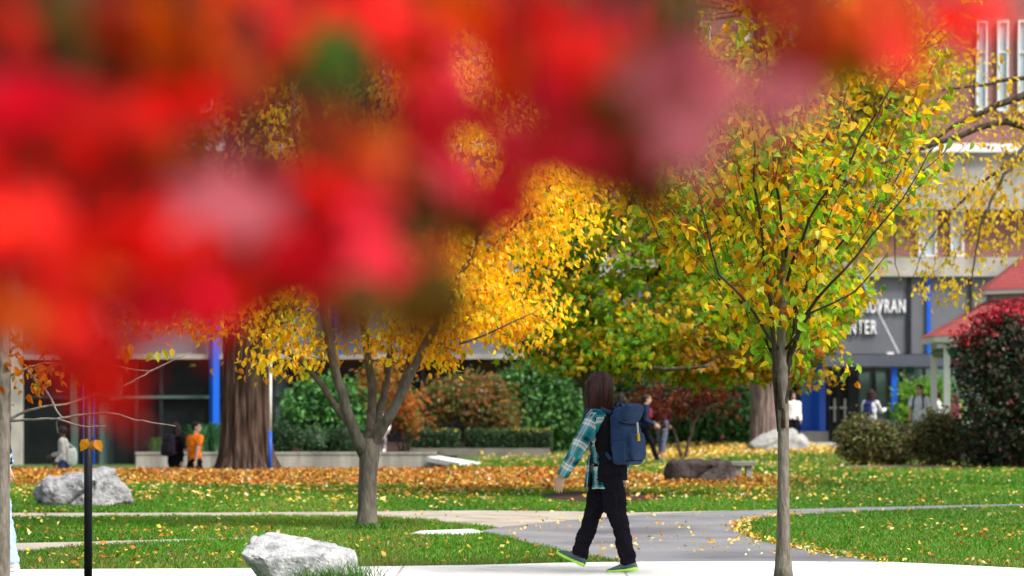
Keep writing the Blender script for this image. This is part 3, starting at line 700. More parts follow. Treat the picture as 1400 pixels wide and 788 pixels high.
# --- big fibrous trunk by the sunken walk (metasequoia like)
def ridged_trunk(name, label, base, h, r0, r1, flare, barkm, crown_blobs, ncl, per, size, pal, limbs, droop, ridge=.17, freq=15, tm=None, cr=.4):
    base = np.asarray(base, float); nth, nz = 180, 90
    root = thing(name, base, label, 'tree')
    th = np.linspace(0, 2 * np.pi, nth, endpoint=False); zz = np.concatenate([np.linspace(-.1, 3.5, 60), np.linspace(3.6, h, nz - 60)])
    V = []
    for z in zz:
        R = r0 + (r1 - r0) * max(z, 0) / h + r0 * flare * math.exp(-max(z, 0) * 3.2)
        rr = np.array([R * (1 + ridge * noise.fractal(Vector((math.cos(t) * freq + .25 * math.sin(z * 1.3), math.sin(t) * freq, z * .55)), .8, 2.1, 4) + .05 * math.sin(5 * t + .5) * math.exp(-max(z, 0) * .8)) for t in th])
        V.append(np.stack([base[0] + np.cos(th) * rr, base[1] + np.sin(th) * rr, np.full(nth, base[2] + z)], 1))
    n = len(zz); V = np.concatenate(V); i = np.arange(n - 1)[:, None] * nth; k = np.arange(nth)[None]; k2 = (k + 1) % nth
    mb = MB(); mb.add(V, [np.stack([i + k, i + k2, i + nth + k2, i + nth + k], -1).reshape(-1, 4)]); mb.build('trunk', M[barkm], root, base, smooth=True)
    nodes = []
    for l in limbs:
        p, r = resample([q[0] for q in l], [q[1] for q in l], .3); mb = MB(); tube(mb, p, r, 10, .05); mb.build('limb', M[barkm], root, base, smooth=True); nodes += list(p)
    c, kb = blob_points(crown_blobs, ncl); nodes = np.array(nodes + [base + [0, 0, h * .9]]); mb = MB(); mt = MB()
    for q in c:
        j = int(np.argmin(np.linalg.norm(nodes - q, axis=1))); p0 = nodes[j]; ks = np.linspace(0, 1, 4)[:, None]
        tube(mt, p0 + (q - p0) * ks + np.sin(ks * 3.14) * RNG.normal(size=3) * .15, [.03, .02, .012, .006], 4)
    mt.build('branching', M['twig'], root, base)
    nl = ncl * per; ci = np.repeat(np.arange(ncl), per); pos = c[ci] + RNG.normal(size=(nl, 3)) * cr
    tip = RNG.normal(size=(nl, 3)) * .7; tip[:, 2] -= droop
    leaves(mb, tm or T_quad(), pos, tip, RNG.normal(size=(nl, 3)) * .6 + [0, 0, .6], size * RNG.uniform(.7, 1.2, nl), pick(pal, nl)); mb.build('crown', M['leaf'], root, base, color=True)
    return root
D = 59.6
PAL_O = [(4, (.20, .24, .03)), (3, (.34, .30, .03)), (2, (.5, .3, .03)), (2, (.1, .17, .03))]
ridged_trunk('redwood_tree', 'massive tree trunk with fibrous reddish brown bark beside the sunken walk', [X(336, D), D, 0], 15, .49, .3, .32, 'bark_fibrous',
    [(330, 330, D, 230, 80, 2.5, 3), (330, 150, D, 260, 140, 3, 5), (500, 100, D, 200, 150, 2.5, 3), (120, 180, D, 160, 130, 2.5, 3), (380, 430, D, 55, 30, 1, .7)], 420, 16, .2, PAL_O,
    [path(D, [(336, 330, .15), (420, 260, .1), (520, 180, .05)]), path(D, [(336, 300, .15), (240, 230, .1), (140, 170, .05)]), path(D, [(336, 200, .14), (400, 80, .08), (460, -20, .04)]), path(D, [(336, 360, .1), (370, 400, .06), (390, 425, .03)])], .8)
D = 88.0
PAL_B = [(4, (.30, .32, .03)), (4, (.5, .38, .03)), (2, (.16, .26, .03)), (2, (.55, .30, .03))]
ridged_trunk('oak_tree', 'thick pinkish brown trunk rising behind the pale rounded boulder', [X(1045, D), D, .1], 15, .43, .3, .16, 'bark_pink',
    [(1040, 330, D, 190, 90, 3, 3), (1000, 180, D, 180, 120, 3, 4), (1110, 120, D, 110, 130, 3, 2.5), (900, 80, D, 170, 120, 3, 3), (740, 120, D, 150, 160, 2.5, 3), (1190, 200, D, 80, 130, 2.5, 2.6), (1240, 90, D, 60, 90, 2, 1.6), (1150, 330, D, 60, 60, 2, 1)], 1000, 17, .24, PAL_B,
    [path(D, [(1045, 420, .2), (1100, 300, .12), (1150, 180, .06)]), path(D, [(1045, 400, .2), (960, 280, .13), (880, 150, .06)]), path(D, [(1045, 300, .16), (1030, 150, .1), (1060, 0, .05)]), path(D, [(960, 280, .1), (860, 180, .07), (760, 110, .04)])], .4, .10, 8, cr=.55)
# --- weeping yellow tree reaching in from the right
D = 47.0
bx = X(1560, D)
T5 = [(np.array([bx, D, 0.]), .26), (np.array([bx, D, 2.]), .2), (np.array([bx - .2, D, 5.5]), .15), (np.array([bx - .2, D, 9]), .06)]
L5 = [path(D, l) for l in (
    [(1555, 90, .10), (1480, 110, .085), (1400, 132, .07), (1357, 146, .05), (1307, 172, .03), (1255, 205, .012)],
    [(1555, 150, .10), (1470, 170, .08), (1400, 172, .07), (1375, 167, .06), (1340, 174, .052), (1312, 186, .045), (1230, 215, .03), (1180, 235, .014)],
    [(1555, 20, .08), (1450, 90, .05), (1330, 118, .02), (1270, 125, .012)],
    [(1555, 200, .08), (1480, 190, .05, .5), (1400, 215, .04, 1), (1330, 260, .025, 1.3), (1270, 330, .014, 1.5), (1245, 385, .006, 1.5)],
    [(1420, 185, .04), (1380, 230, .03, -.5), (1345, 300, .02, -.8), (1330, 370, .012, -.8), (1326, 430, .005, -.8)],
    [(1240, 212, .02), (1230, 270, .015), (1222, 330, .012), (1228, 375, .008), (1240, 400, .005)])]
PAL_W = [(5, (.72, .5, .05)), (3, (.76, .58, .1)), (1.4, (.6, .36, .04)), (.6, (.35, .35, .05))]
make_tree('weeping_tree', 'yellow tree with drooping twigs whose dark boughs reach in front of the brick wall', 'tree', [bx, D, 0], T5, L5,
    [(1330, 250, D, 90, 60, 1.2, 3), (1300, 330, D, 70, 60, 1, 2), (1380, 300, D, 70, 60, 1, 2), (1310, 120, D, 80, 70, 1, 1.6), (1380, 190, D, 70, 50, 1, 1.4), (1270, 390, D, 40, 22, .6, .3), (1310, 405, D, 30, 20, .5, .35), (1250, 260, D, 60, 70, 1, 1.3), (1500, 150, D, 120, 160, 1.5, 2), (1230, 60, D, 50, 60, 1, .7)],
    440, 6, .095, PAL_W, T_ovate(), bark='bark_dark', cr=.11, droop=1., twig_r=.010, upbias=-.15, gap=.1, gap_scale=1.3, cut=lambda u, v: (u > 1170) & (u < 1244) & (v > 388) & (v < 480))

# --- sapling at the left edge: pale bare branches with a few hanging leaves
D = 20.5
T6 = [(np.array([X(2, D), D, -.02]), .062), (P(3, 700, D), .056), (P(4, 600, D), .053), (P(5, 540, D), .05), (P(6, 430, D), .035), (P(20, 300, D), .02)]
L6 = [path(D, l) for l in (
    [(8, 582, .014), (16, 572, .012), (30, 564, .0105), (60, 556, .009), (90, 553, .0085, .1), (125, 542, .008, .15), (165, 530, .0075, .2), (205, 508, .0065, .3), (245, 489, .004, .3), (262, 482, .002, .3)],
    [(6, 578, .012), (14, 576, .0105), (45, 574, .0095, -.1), (85, 572, .009, -.2), (115, 567, .008, -.2), (155, 566, .007, -.3), (185, 574, .006, -.3), (240, 583, .0035, -.3)],
    [(78, 573, .008, -.2), (92, 577, .007, -.2), (110, 583, .006, -.25), (144, 583, .004, -.3)],
    [(85, 571, .007, -.15), (76, 560, .008), (70, 545, .0085), (55, 525, .0085, .1), (38, 508, .008, .15)], 
    [(78, 574, .006, -.18), (77, 580, .0065, -.18), (79, 592, .006, -.18)],
    [(10, 515, .012), (35, 505, .010), (62, 497, .009), (105, 500, .008), (140, 498, .008), (185, 506, .006), (205, 507, .004)],
    [(8, 480, .012), (80, 455, .01), (150, 458, .007), (190, 445, .003)])]
root = thing('sapling_tree', [X(2, D), D, 0], 'thin sapling with bare pale branches and a few orange hanging leaves at the left edge', 'tree')
mb = MB(); p, r = resample([q[0] for q in T6], [q[1] for q in T6], .15); tube(mb, p, r, 16, .04); mb.build('trunk', M['bark_young'], root, [X(2, D), D, 0], smooth=True)
for l in L6:
    mb = MB(); p, r = resample([q[0] for q in l], [q[1] for q in l], .05); p[1:-1] += RNG.normal(size=(len(p) - 2, 3)) * .002; tube(mb, p, r, 7, .1); mb.build('branch', M['twig_pale'], root, [X(2, D), D, 0], smooth=True)
mb = MB()
spots = [(120, 600, .10, (.62, .26, .02)), (130, 601, .10, (.62, .24, .02)), (127, 602, .075, (.4, .14, .02)), (172, 474, .12, (.7, .34, .03)), (168, 472, .1, (.6, .3, .03)), (178, 470, .09, (.72, .42, .06)), (215, 480, .09, (.4, .45, .04)), (222, 478, .09, (.36, .4, .04)), (208, 482, .08, (.3, .38, .04)), (235, 476, .07, (.6, .4, .04))]
for u, v, sz, c in spots:
    q = P(u, v, D - .1); dx = -.6 if u in (120, 208) else (.6 if u in (130, 222) else .1)
    leaves(mb, T_ovate(), q[None], np.array([[dx, -.2, -1.]]), np.array([[.2, -1., .3]]), [sz], np.array([c]))
for u0, v0, n, s in ((45, 520, 60, 26), (95, 480, 50, 40), (60, 470, 60, 40), (215, 440, 40, 30)):
    pos = np.stack([X(RNG.normal(u0, s, n), D), D + RNG.normal(size=n) * .2, Z(RNG.normal(v0, s * .5, n), D)], 1)
    leaves(mb, T_ovate(), pos, RNG.normal(size=(n, 3)) * .6 + [0, 0, -.8], RNG.normal(size=(n, 3)) + [0, -.6, .5], .07 * RNG.uniform(.6, 1.2, n), pick([(3, (.55, .2, .02)), (2, (.4, .1, .02)), (1.5, (.3, .25, .03))], n))
tube(mb, path(D, [(106, 575, 0), (110, 590, 0)])[0:2] and [P(128, 570, D - .1), P(127, 598, D - .1)], .003, 5, col=(.3, .2, .1))
mb.build('foliage', M['leaf'], root, [X(2, D), D, 0], color=True)

# ================================================================ shrubs
def bush(name, label, cat, d, u, vb, blobs, n, per, size, pal, tmpl=None, stems=5, group=None, core=None, cr=.12, mixpal=None, leafm='leaf_shrub', droop=.2, z0=None, bark='bark_dark', twig_r=.02, gap=0., gs=1.):
    base = np.array([X(u, d), d, float(ground_z(X(u, d), d)) if z0 is None else z0])
    bl = [(b[0], b[1], d + (b[5] if len(b) > 5 else 0), b[2], b[3], b[4] if len(b) > 4 else b[2] * d / FPX * .8, b[2] * b[3]) for b in blobs]
    lm = []
    for i in range(stems):
        b = bl[i % len(bl)]; a = RNG.uniform(-1, 1, 2)
        e = P(b[0] + a[0] * b[3] * .5, b[1], b[2] + a[1] * b[5] * .4); s = base + [a[0] * .12, a[1] * .12, -.03]
        lm.append([(s, twig_r * 1.5), ((s * .6 + e * .4) + [0, 0, .1], twig_r), (e, twig_r * .4)])
    return make_tree(name, label, cat, base, None, lm, bl, n, per, size, pal, tmpl or T_quad(), bark=bark, cr=cr, droop=droop, group=group, crown='foliage', leafm=leafm, twig_r=twig_r * .5, core=core, mixpal=mixpal, limbname='stem', gap=gap, gap_scale=gs)
GREEN = [(4, (.05, .15, .03)), (3, (.08, .22, .045)), (2, (.11, .28, .06)), (2, (.03, .09, .025))]
DKGR = [(4, (.022, .06, .02)), (3, (.035, .085, .028)), (1.2, (.06, .12, .035))]
OLIVE = [(4, (.11, .13, .035)), (3, (.17, .17, .05)), (2, (.07, .085, .03)), (1.2, (.2, .12, .06)), (1.2, (.26, .22, .06))]
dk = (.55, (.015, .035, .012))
ZB = Z(621, PW) - .02
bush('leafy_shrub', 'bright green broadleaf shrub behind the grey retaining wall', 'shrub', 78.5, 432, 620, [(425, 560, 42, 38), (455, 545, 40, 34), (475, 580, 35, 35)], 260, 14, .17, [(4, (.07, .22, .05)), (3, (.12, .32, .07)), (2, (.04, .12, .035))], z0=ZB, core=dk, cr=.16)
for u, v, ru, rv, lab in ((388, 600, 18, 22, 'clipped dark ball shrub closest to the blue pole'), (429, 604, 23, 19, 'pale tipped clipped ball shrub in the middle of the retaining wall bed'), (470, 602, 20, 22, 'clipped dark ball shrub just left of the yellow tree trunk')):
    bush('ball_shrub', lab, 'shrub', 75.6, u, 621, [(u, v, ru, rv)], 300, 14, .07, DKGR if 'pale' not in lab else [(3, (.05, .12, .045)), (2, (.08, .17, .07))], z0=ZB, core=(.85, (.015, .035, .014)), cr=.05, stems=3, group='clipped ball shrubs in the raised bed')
hb = [(590, 556, 625, 'shorter clipped dark hedge behind the wall end'), (672, 640, 700, 'clipped dark hedge in the middle of the hedge row'), (722, 702, 752, 'clipped dark hedge with yellow leaves caught on top, at the end of the row')]
for uc, ua, ub, lab in hb:
    d = 80.6; base = np.array([X(uc, d), d, .02]); root = thing('clipped_hedge', base, lab, 'hedge', 'clipped hedges along the bed')
    x0, x1, z0, z1 = X(ua, d), X(ub, d), .05, Z(589, d); mb = MB()
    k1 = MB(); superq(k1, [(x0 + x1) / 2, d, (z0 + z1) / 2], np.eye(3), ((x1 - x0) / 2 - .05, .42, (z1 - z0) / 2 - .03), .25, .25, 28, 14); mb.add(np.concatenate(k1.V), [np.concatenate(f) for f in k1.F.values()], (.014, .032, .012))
    n = 5200; q = RNG.uniform(-1, 1, (n, 3)); ax = RNG.integers(0, 3, n); q[np.arange(n), ax] = np.sign(q[np.arange(n), ax]) * RNG.uniform(.92, 1.08, n)
    pos = np.stack([(x0 + x1) / 2 + q[:, 0] * (x1 - x0) / 2, d + q[:, 1] * .45, (z0 + z1) / 2 + q[:, 2] * (z1 - z0) / 2], 1)
    col = pick(DKGR + [(.8, (.09, .15, .04))], n); top = (q[:, 2] > .9) & (RNG.uniform(size=n) < (.25 if uc == 722 else .08)); col[top] = np.array([.5, .4, .06])
    leaves(mb, T_quad(), pos, RNG.normal(size=(n, 3)) + q * .4, RNG.normal(size=(n, 3)) + q, .075 * RNG.uniform(.7, 1.2, n), col)
    mb.build('foliage', M['leaf_shrub'], root, base, color=True)
ORG = [(4, (.12, .16, .04)), (3, (.22, .18, .06)), (1.5, (.40, .14, .06)), (1.3, (.46, .2, .08)), (2, (.07, .12, .03)), (1.5, (.34, .24, .16))]
bush('dogwood_shrub', 'broad multi stemmed shrub in olive and rust orange leaf behind the hedges', 'shrub', 84, 634, 620, [(612, 550, 46, 26), (660, 548, 40, 30), (638, 528, 42, 18), (688, 564, 18, 20), (588, 572, 26, 14)], 330, 12, .16, ORG, T_quad(), z0=.04, cr=.18, stems=7, gap=.1, leafm='leaf', core=None, twig_r=.025)
bush('dogwood_shrub', 'small rust orange shrub showing between the stems of the yellow tree', 'shrub', 79, 555, 620, [(545, 560, 34, 34), (520, 530, 34, 36), (570, 575, 22, 14)], 220, 11, .15, [(3, (.5, .16, .06)), (2, (.4, .2, .05)), (2, (.2, .2, .05)), (1, (.1, .15, .04))], T_quad(), z0=ZB, cr=.16, stems=6, gap=.1, leafm='leaf')
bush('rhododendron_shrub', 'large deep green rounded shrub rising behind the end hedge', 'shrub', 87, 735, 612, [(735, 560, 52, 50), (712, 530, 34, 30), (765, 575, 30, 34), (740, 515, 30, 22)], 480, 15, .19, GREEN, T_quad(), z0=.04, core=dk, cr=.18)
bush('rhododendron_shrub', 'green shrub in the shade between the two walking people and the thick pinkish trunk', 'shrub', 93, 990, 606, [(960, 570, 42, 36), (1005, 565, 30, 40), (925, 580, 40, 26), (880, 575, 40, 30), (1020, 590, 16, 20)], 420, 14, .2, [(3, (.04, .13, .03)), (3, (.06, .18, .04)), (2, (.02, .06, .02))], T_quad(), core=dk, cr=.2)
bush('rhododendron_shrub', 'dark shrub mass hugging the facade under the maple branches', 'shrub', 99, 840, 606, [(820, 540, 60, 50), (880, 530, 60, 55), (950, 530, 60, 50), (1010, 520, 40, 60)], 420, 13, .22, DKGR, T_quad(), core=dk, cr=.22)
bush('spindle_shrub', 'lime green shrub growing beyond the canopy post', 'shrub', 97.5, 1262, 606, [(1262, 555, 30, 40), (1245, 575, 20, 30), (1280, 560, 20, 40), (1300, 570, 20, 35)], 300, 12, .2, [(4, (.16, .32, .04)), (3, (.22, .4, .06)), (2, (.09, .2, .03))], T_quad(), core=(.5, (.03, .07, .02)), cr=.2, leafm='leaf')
# low shrubs in front of the entrance
for u, d, bl, lab, pal in (
    (1180, 64.8, [(1182, 598, 34, 30), (1165, 608, 20, 22), (1205, 605, 24, 24)], 'rounded olive green low shrub nearest the blue wall', OLIVE),
    (1228, 65.3, [(1232, 606, 26, 25), (1215, 612, 20, 20)], 'small greyish low shrub in the gap before the taller olive shrub', [(3, (.09, .10, .05)), (2, (.14, .13, .07)), (2, (.06, .07, .035))]),
    (1282, 63.6, [(1280, 600, 34, 36), (1262, 610, 26, 26), (1300, 606, 26, 30), (1285, 580, 26, 18)], 'taller olive low shrub in front of the gazebo post', OLIVE),
    (1345, 63.2, [(1340, 610, 36, 26), (1375, 606, 30, 32), (1400, 610, 30, 30)], 'brownish low shrub at the foot of the burning bush', [(3, (.09, .09, .05)), (3, (.14, .11, .07)), (2, (.05, .06, .03)), (1, (.22, .15, .09))])):
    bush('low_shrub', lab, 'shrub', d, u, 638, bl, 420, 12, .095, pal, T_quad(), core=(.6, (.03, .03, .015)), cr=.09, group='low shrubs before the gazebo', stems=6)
def mixb(pos, ci, col, c, kb):
    v = HORIZON - (pos[:, 2] - EYE) / pos[:, 1] * FPX; u = 700 + pos[:, 0] / pos[:, 1] * FPX
    e = np.hypot((u - 1385) / 100., (v - 520) / 110.)
    r = RNG.uniform(size=len(v)); rc = np.random.default_rng(4).uniform(size=len(c))[ci]
    m = (v < 505) & (rc < .75 * ss(500, 440, v) * ss(.55, .9, e) + .2 * ss(450, 425, v)); col[m] = np.array([.42, .014, .032]) * RNG.uniform(.5, 1.35, (m.sum(), 1))
    m2 = ~m & (r < .16); col[m2] = np.array([.16, .05, .04]) * RNG.uniform(.6, 1.3, (m2.sum(), 1))
    return col
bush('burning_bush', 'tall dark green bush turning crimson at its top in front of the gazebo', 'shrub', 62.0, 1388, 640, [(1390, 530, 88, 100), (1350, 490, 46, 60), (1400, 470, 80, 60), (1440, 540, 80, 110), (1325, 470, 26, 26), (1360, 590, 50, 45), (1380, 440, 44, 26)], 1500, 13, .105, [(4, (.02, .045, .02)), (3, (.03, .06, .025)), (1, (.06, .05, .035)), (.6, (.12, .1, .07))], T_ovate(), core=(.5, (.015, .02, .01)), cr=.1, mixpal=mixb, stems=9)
# japanese maple behind the stone
D = 73.5
T8 = None
L8 = [path(D, l) for l in ([(934, 629, .05), (926, 605, .042), (918, 580, .03), (905, 550, .02), (890, 530, .01)], [(937, 629, .05), (942, 600, .042), (950, 575, .034), (965, 560, .024), (1000, 545, .014), (1025, 535, .006)], [(944, 594, .03), (944, 565, .022), (940, 535, .012)])]
make_tree('japanese_maple', 'small dark red japanese maple on two thin stems behind the dark stone block', 'tree', [X(935, D), D, 0], None, L8,
    [(905, 550, D, 45, 26, 1, 3), (950, 535, D, 55, 28, 1, 4), (985, 555, D, 34, 22, .8, 1.6), (880, 560, D, 24, 22, .7, 1.2), (1000, 575, D, 10, 10, .3, .15)], 170, 12, .13, [(4, (.09, .014, .012)), (3, (.16, .03, .015)), (1.5, (.22, .07, .02)), (2, (.05, .012, .01))], T_quad(), bark='bark_dark', cr=.17, droop=.4, twig_r=.018, gap=.1, limbname='stem')

# planter plants left of the redwood
def strap_plant(label, u, d, z0, n, L, pal, spread=1., group=None):
    base = np.array([X(u, d), d, z0]); root = thing('ornamental_grass', base, label, 'plant', group); mb = MB()
    for i in range(n):
        a = RNG.uniform(0, 6.28); o = np.array([math.cos(a), math.sin(a) * .6, 0]) * RNG.uniform(.2, .9) * L * .7 * spread; h = L * RNG.uniform(.6, 1.1); w = RNG.uniform(.012, .025)
        s = base + RNG.normal(size=3) * [.08, .08, 0]; ks = np.linspace(0, 1, 5)[:, None]
        p = s + o * ks ** 1.6 + np.array([0, 0, h]) * (ks * 1.5 - .75 * ks ** 2 * 1.1); sd = np.array([-math.sin(a) * .5 + .6, math.cos(a) * .3, 0]); sd = sd / np.linalg.norm(sd) * w * np.array([[1], [1.2], [1], [.7], [.15]])
        V = np.concatenate([p - sd, p + sd]); k = np.arange(4); mb.add(V, [np.stack([k, k + 1, k + 6, k + 5], 1)], pick(pal, 1)[0])
    mb.build('foliage', M['leaf_shrub'], root, base, color=True)
PLG = [(3, (.05, .17, .06)), (2, (.09, .24, .09)), (2, (.03, .10, .04))]
strap_plant('tuft of grassy plant standing over the left end of the retaining wall', 215, 74.8, ZB, 90, .62, [(3, (.06, .15, .05)), (2, (.1, .2, .06))])
strap_plant('tall arching plant just behind the person in orange', 272, 75.2, ZB, 120, 1.1, PLG)
strap_plant('dense blue green plant beside the reddish trunk', 292, 75.6, ZB, 220, 1.15, PLG, .8)
# ================================================================ people
UPV = np.array([0, 0, 1.])
def joints(H, pos, ang, thL=0, knL=0, thR=0, knR=0, aL=0, eL=10, aR=0, eR=10, lean=2, head=0.):
    """a standing or walking skeleton; ang = heading in degrees, other angles swing forward"""
    s = H / 1.72; a = math.radians(ang); f = np.array([math.cos(a), math.sin(a), 0]); l = np.array([-f[1], f[0], 0])
    J = dict(s=s, f=f, l=l); hipz = {}
    r = math.radians
    an = {}
    for S, sg, th, kn in (('L', 1, thL, knL), ('R', -1, thR, knR)):
        hip = l * .085 * sg * s; k = hip + .43 * s * (math.sin(r(th)) * f - math.cos(r(th)) * UPV); sh = th - kn
        J['hip' + S] = hip; J['kn' + S] = k; J['an' + S] = k + .40 * s * (math.sin(r(sh)) * f - math.cos(r(sh)) * UPV); J['pt' + S] = max(-42, min(25, sh * .8 if sh < 0 else sh * .8))
        an[S] = J['an' + S][2]
    zoff = .085 * s - min(an.values()); ln = math.tan(r(lean))
    base = np.asarray(pos, float) + [0, 0, zoff]
    J['pelvis'] = base.copy()
    for S in 'LR':
        for q in ('hip', 'kn', 'an'): J[q + S] = J[q + S] + base
    up = lambda h: base + UPV * h * s + f * ln * h * s
    J['waist'], J['chest'], J['neck'], J['head'] = up(.14), up(.36), up(.55), up(.70) + f * .015 * s
    for S, sg, aa, e in (('L', 1, aL, eL), ('R', -1, aR, eR)):
        sh = up(.485) + l * .175 * sg * s; out = l * sg * .12
        d1 = nrm(math.sin(r(aa)) * f - math.cos(r(aa)) * UPV + out); d2 = nrm(math.sin(r(aa + e)) * f - math.cos(r(aa + e)) * UPV + out * .3)
        J['sh' + S] = sh; J['el' + S] = sh + d1 * .29 * s; J['wr' + S] = J['el' + S] + d2 * .25 * s
    h = a + r(head); J['hf'] = np.array([math.cos(h), math.sin(h), 0]); J['hl'] = np.array([-J['hf'][1], J['hf'][0], 0])
    return J
MSKIN = colmat('skin', .5, .35)
def hand(mb, wr, d, side, s, curl=.5):
    d = nrm(d); n = nrm(side - d * side.dot(d)); t = np.cross(d, n)      # n = palm normal axis, t = across
    superq(mb, wr + d * .05 * s, np.stack([t, n, d]), (.038 * s, .017 * s, .055 * s), .8, .8, 14, 8)
    for i, (o, L) in enumerate(((-.036, .062), (-.012, .072), (.012, .068), (.035, .052))):
        p0 = wr + d * .09 * s + t * o * s; p1 = p0 + (d + n * curl * .35) * L * .5 * s; p2 = p1 + (d * .8 + n * curl) * L * .5 * s
        tube(mb, [p0 - d * .02 * s, p0, p1, p2], np.array([.0088, .0085, .008, .006]) * s, 8)
    p0 = wr + d * .03 * s - t * .034 * s; p1 = p0 + (d * .7 - t * .7) * .032 * s; p2 = p1 + (d * .95 - t * .2 + n * .3) * .03 * s
    tube(mb, [p0, p1, p2], np.array([.012, .011, .008]) * s, 8)
def shoe(J, S, col, sole, root, o0, sole_h=.028):
    s = J['s']; f = J.get('foot' + S, J['f']); p = math.radians(J['pt' + S]); fd = f * math.cos(p) + UPV * math.sin(p); up = -f * math.sin(p) + UPV * math.cos(p); l = np.cross(up, fd)
    c = J['an' + S] - up * .085 * s; mb = MB(); ms = MB()
    xs = np.array([-.075, -.06, -.02, .03, .08, .13, .17, .195]) * s; hh = np.array([.055, .085, .10, .085, .066, .052, .04, .02]) * s; ww = np.array([.022, .034, .038, .04, .046, .047, .038, .018]) * s
    th = np.linspace(0, 2 * np.pi, 14, endpoint=False)
    def lo(mb, zb, zh, wm):
        V = []
        for x, h, w in zip(xs, zh, ww):
            zc = (h + zb) / 2; V.append(c + fd * x + np.outer(np.cos(th) * w * wm, l) + np.outer(zb + (h - zb) * (.5 + .5 * np.sign(np.sin(th)) * np.abs(np.sin(th)) ** .7), up))
        n = len(xs); V = np.concatenate(V + [[c + fd * xs[0] + up * (zb + zh[0]) / 2], [c + fd * xs[-1] + up * (zb + zh[-1]) / 2]]); m = 14
        i = np.arange(n - 1)[:, None] * m; k = np.arange(m)[None]; k2 = (k + 1) % m; q = np.stack([i + k, i + k2, i + m + k2, i + m + k], -1).reshape(-1, 4)
        k = np.arange(m); k2 = (k + 1) % m; e = (n - 1) * m; mb.add(V, [q, np.concatenate([np.stack([k2, k, np.full(m, n * m)], 1), np.stack([e + k, e + k2, np.full(m, n * m + 1)], 1)])])
    lo(mb, sole_h * s * .9, hh + .0, 1.0); lo(ms, 0, np.full(8, sole_h * s) + np.array([.014, .01, .004, 0, 0, .002, .006, .01]) * s, 1.08)
    sh = mb.build('shoe', col, root, o0, smooth=True); ms.build('sole', sole, sh, o0, smooth=True)
_m = {}
def cloth(c, rough=.85, bump=.25, sc=30, c2=None):
    k = tuple(c)
    if k not in _m: _m[k] = pm('cloth', c, c2 or tuple(min(1, q * 1.25) for q in c), 14, rough, bump, sc, spec=.03 if max(c) < .02 else .12)
    return _m[k]
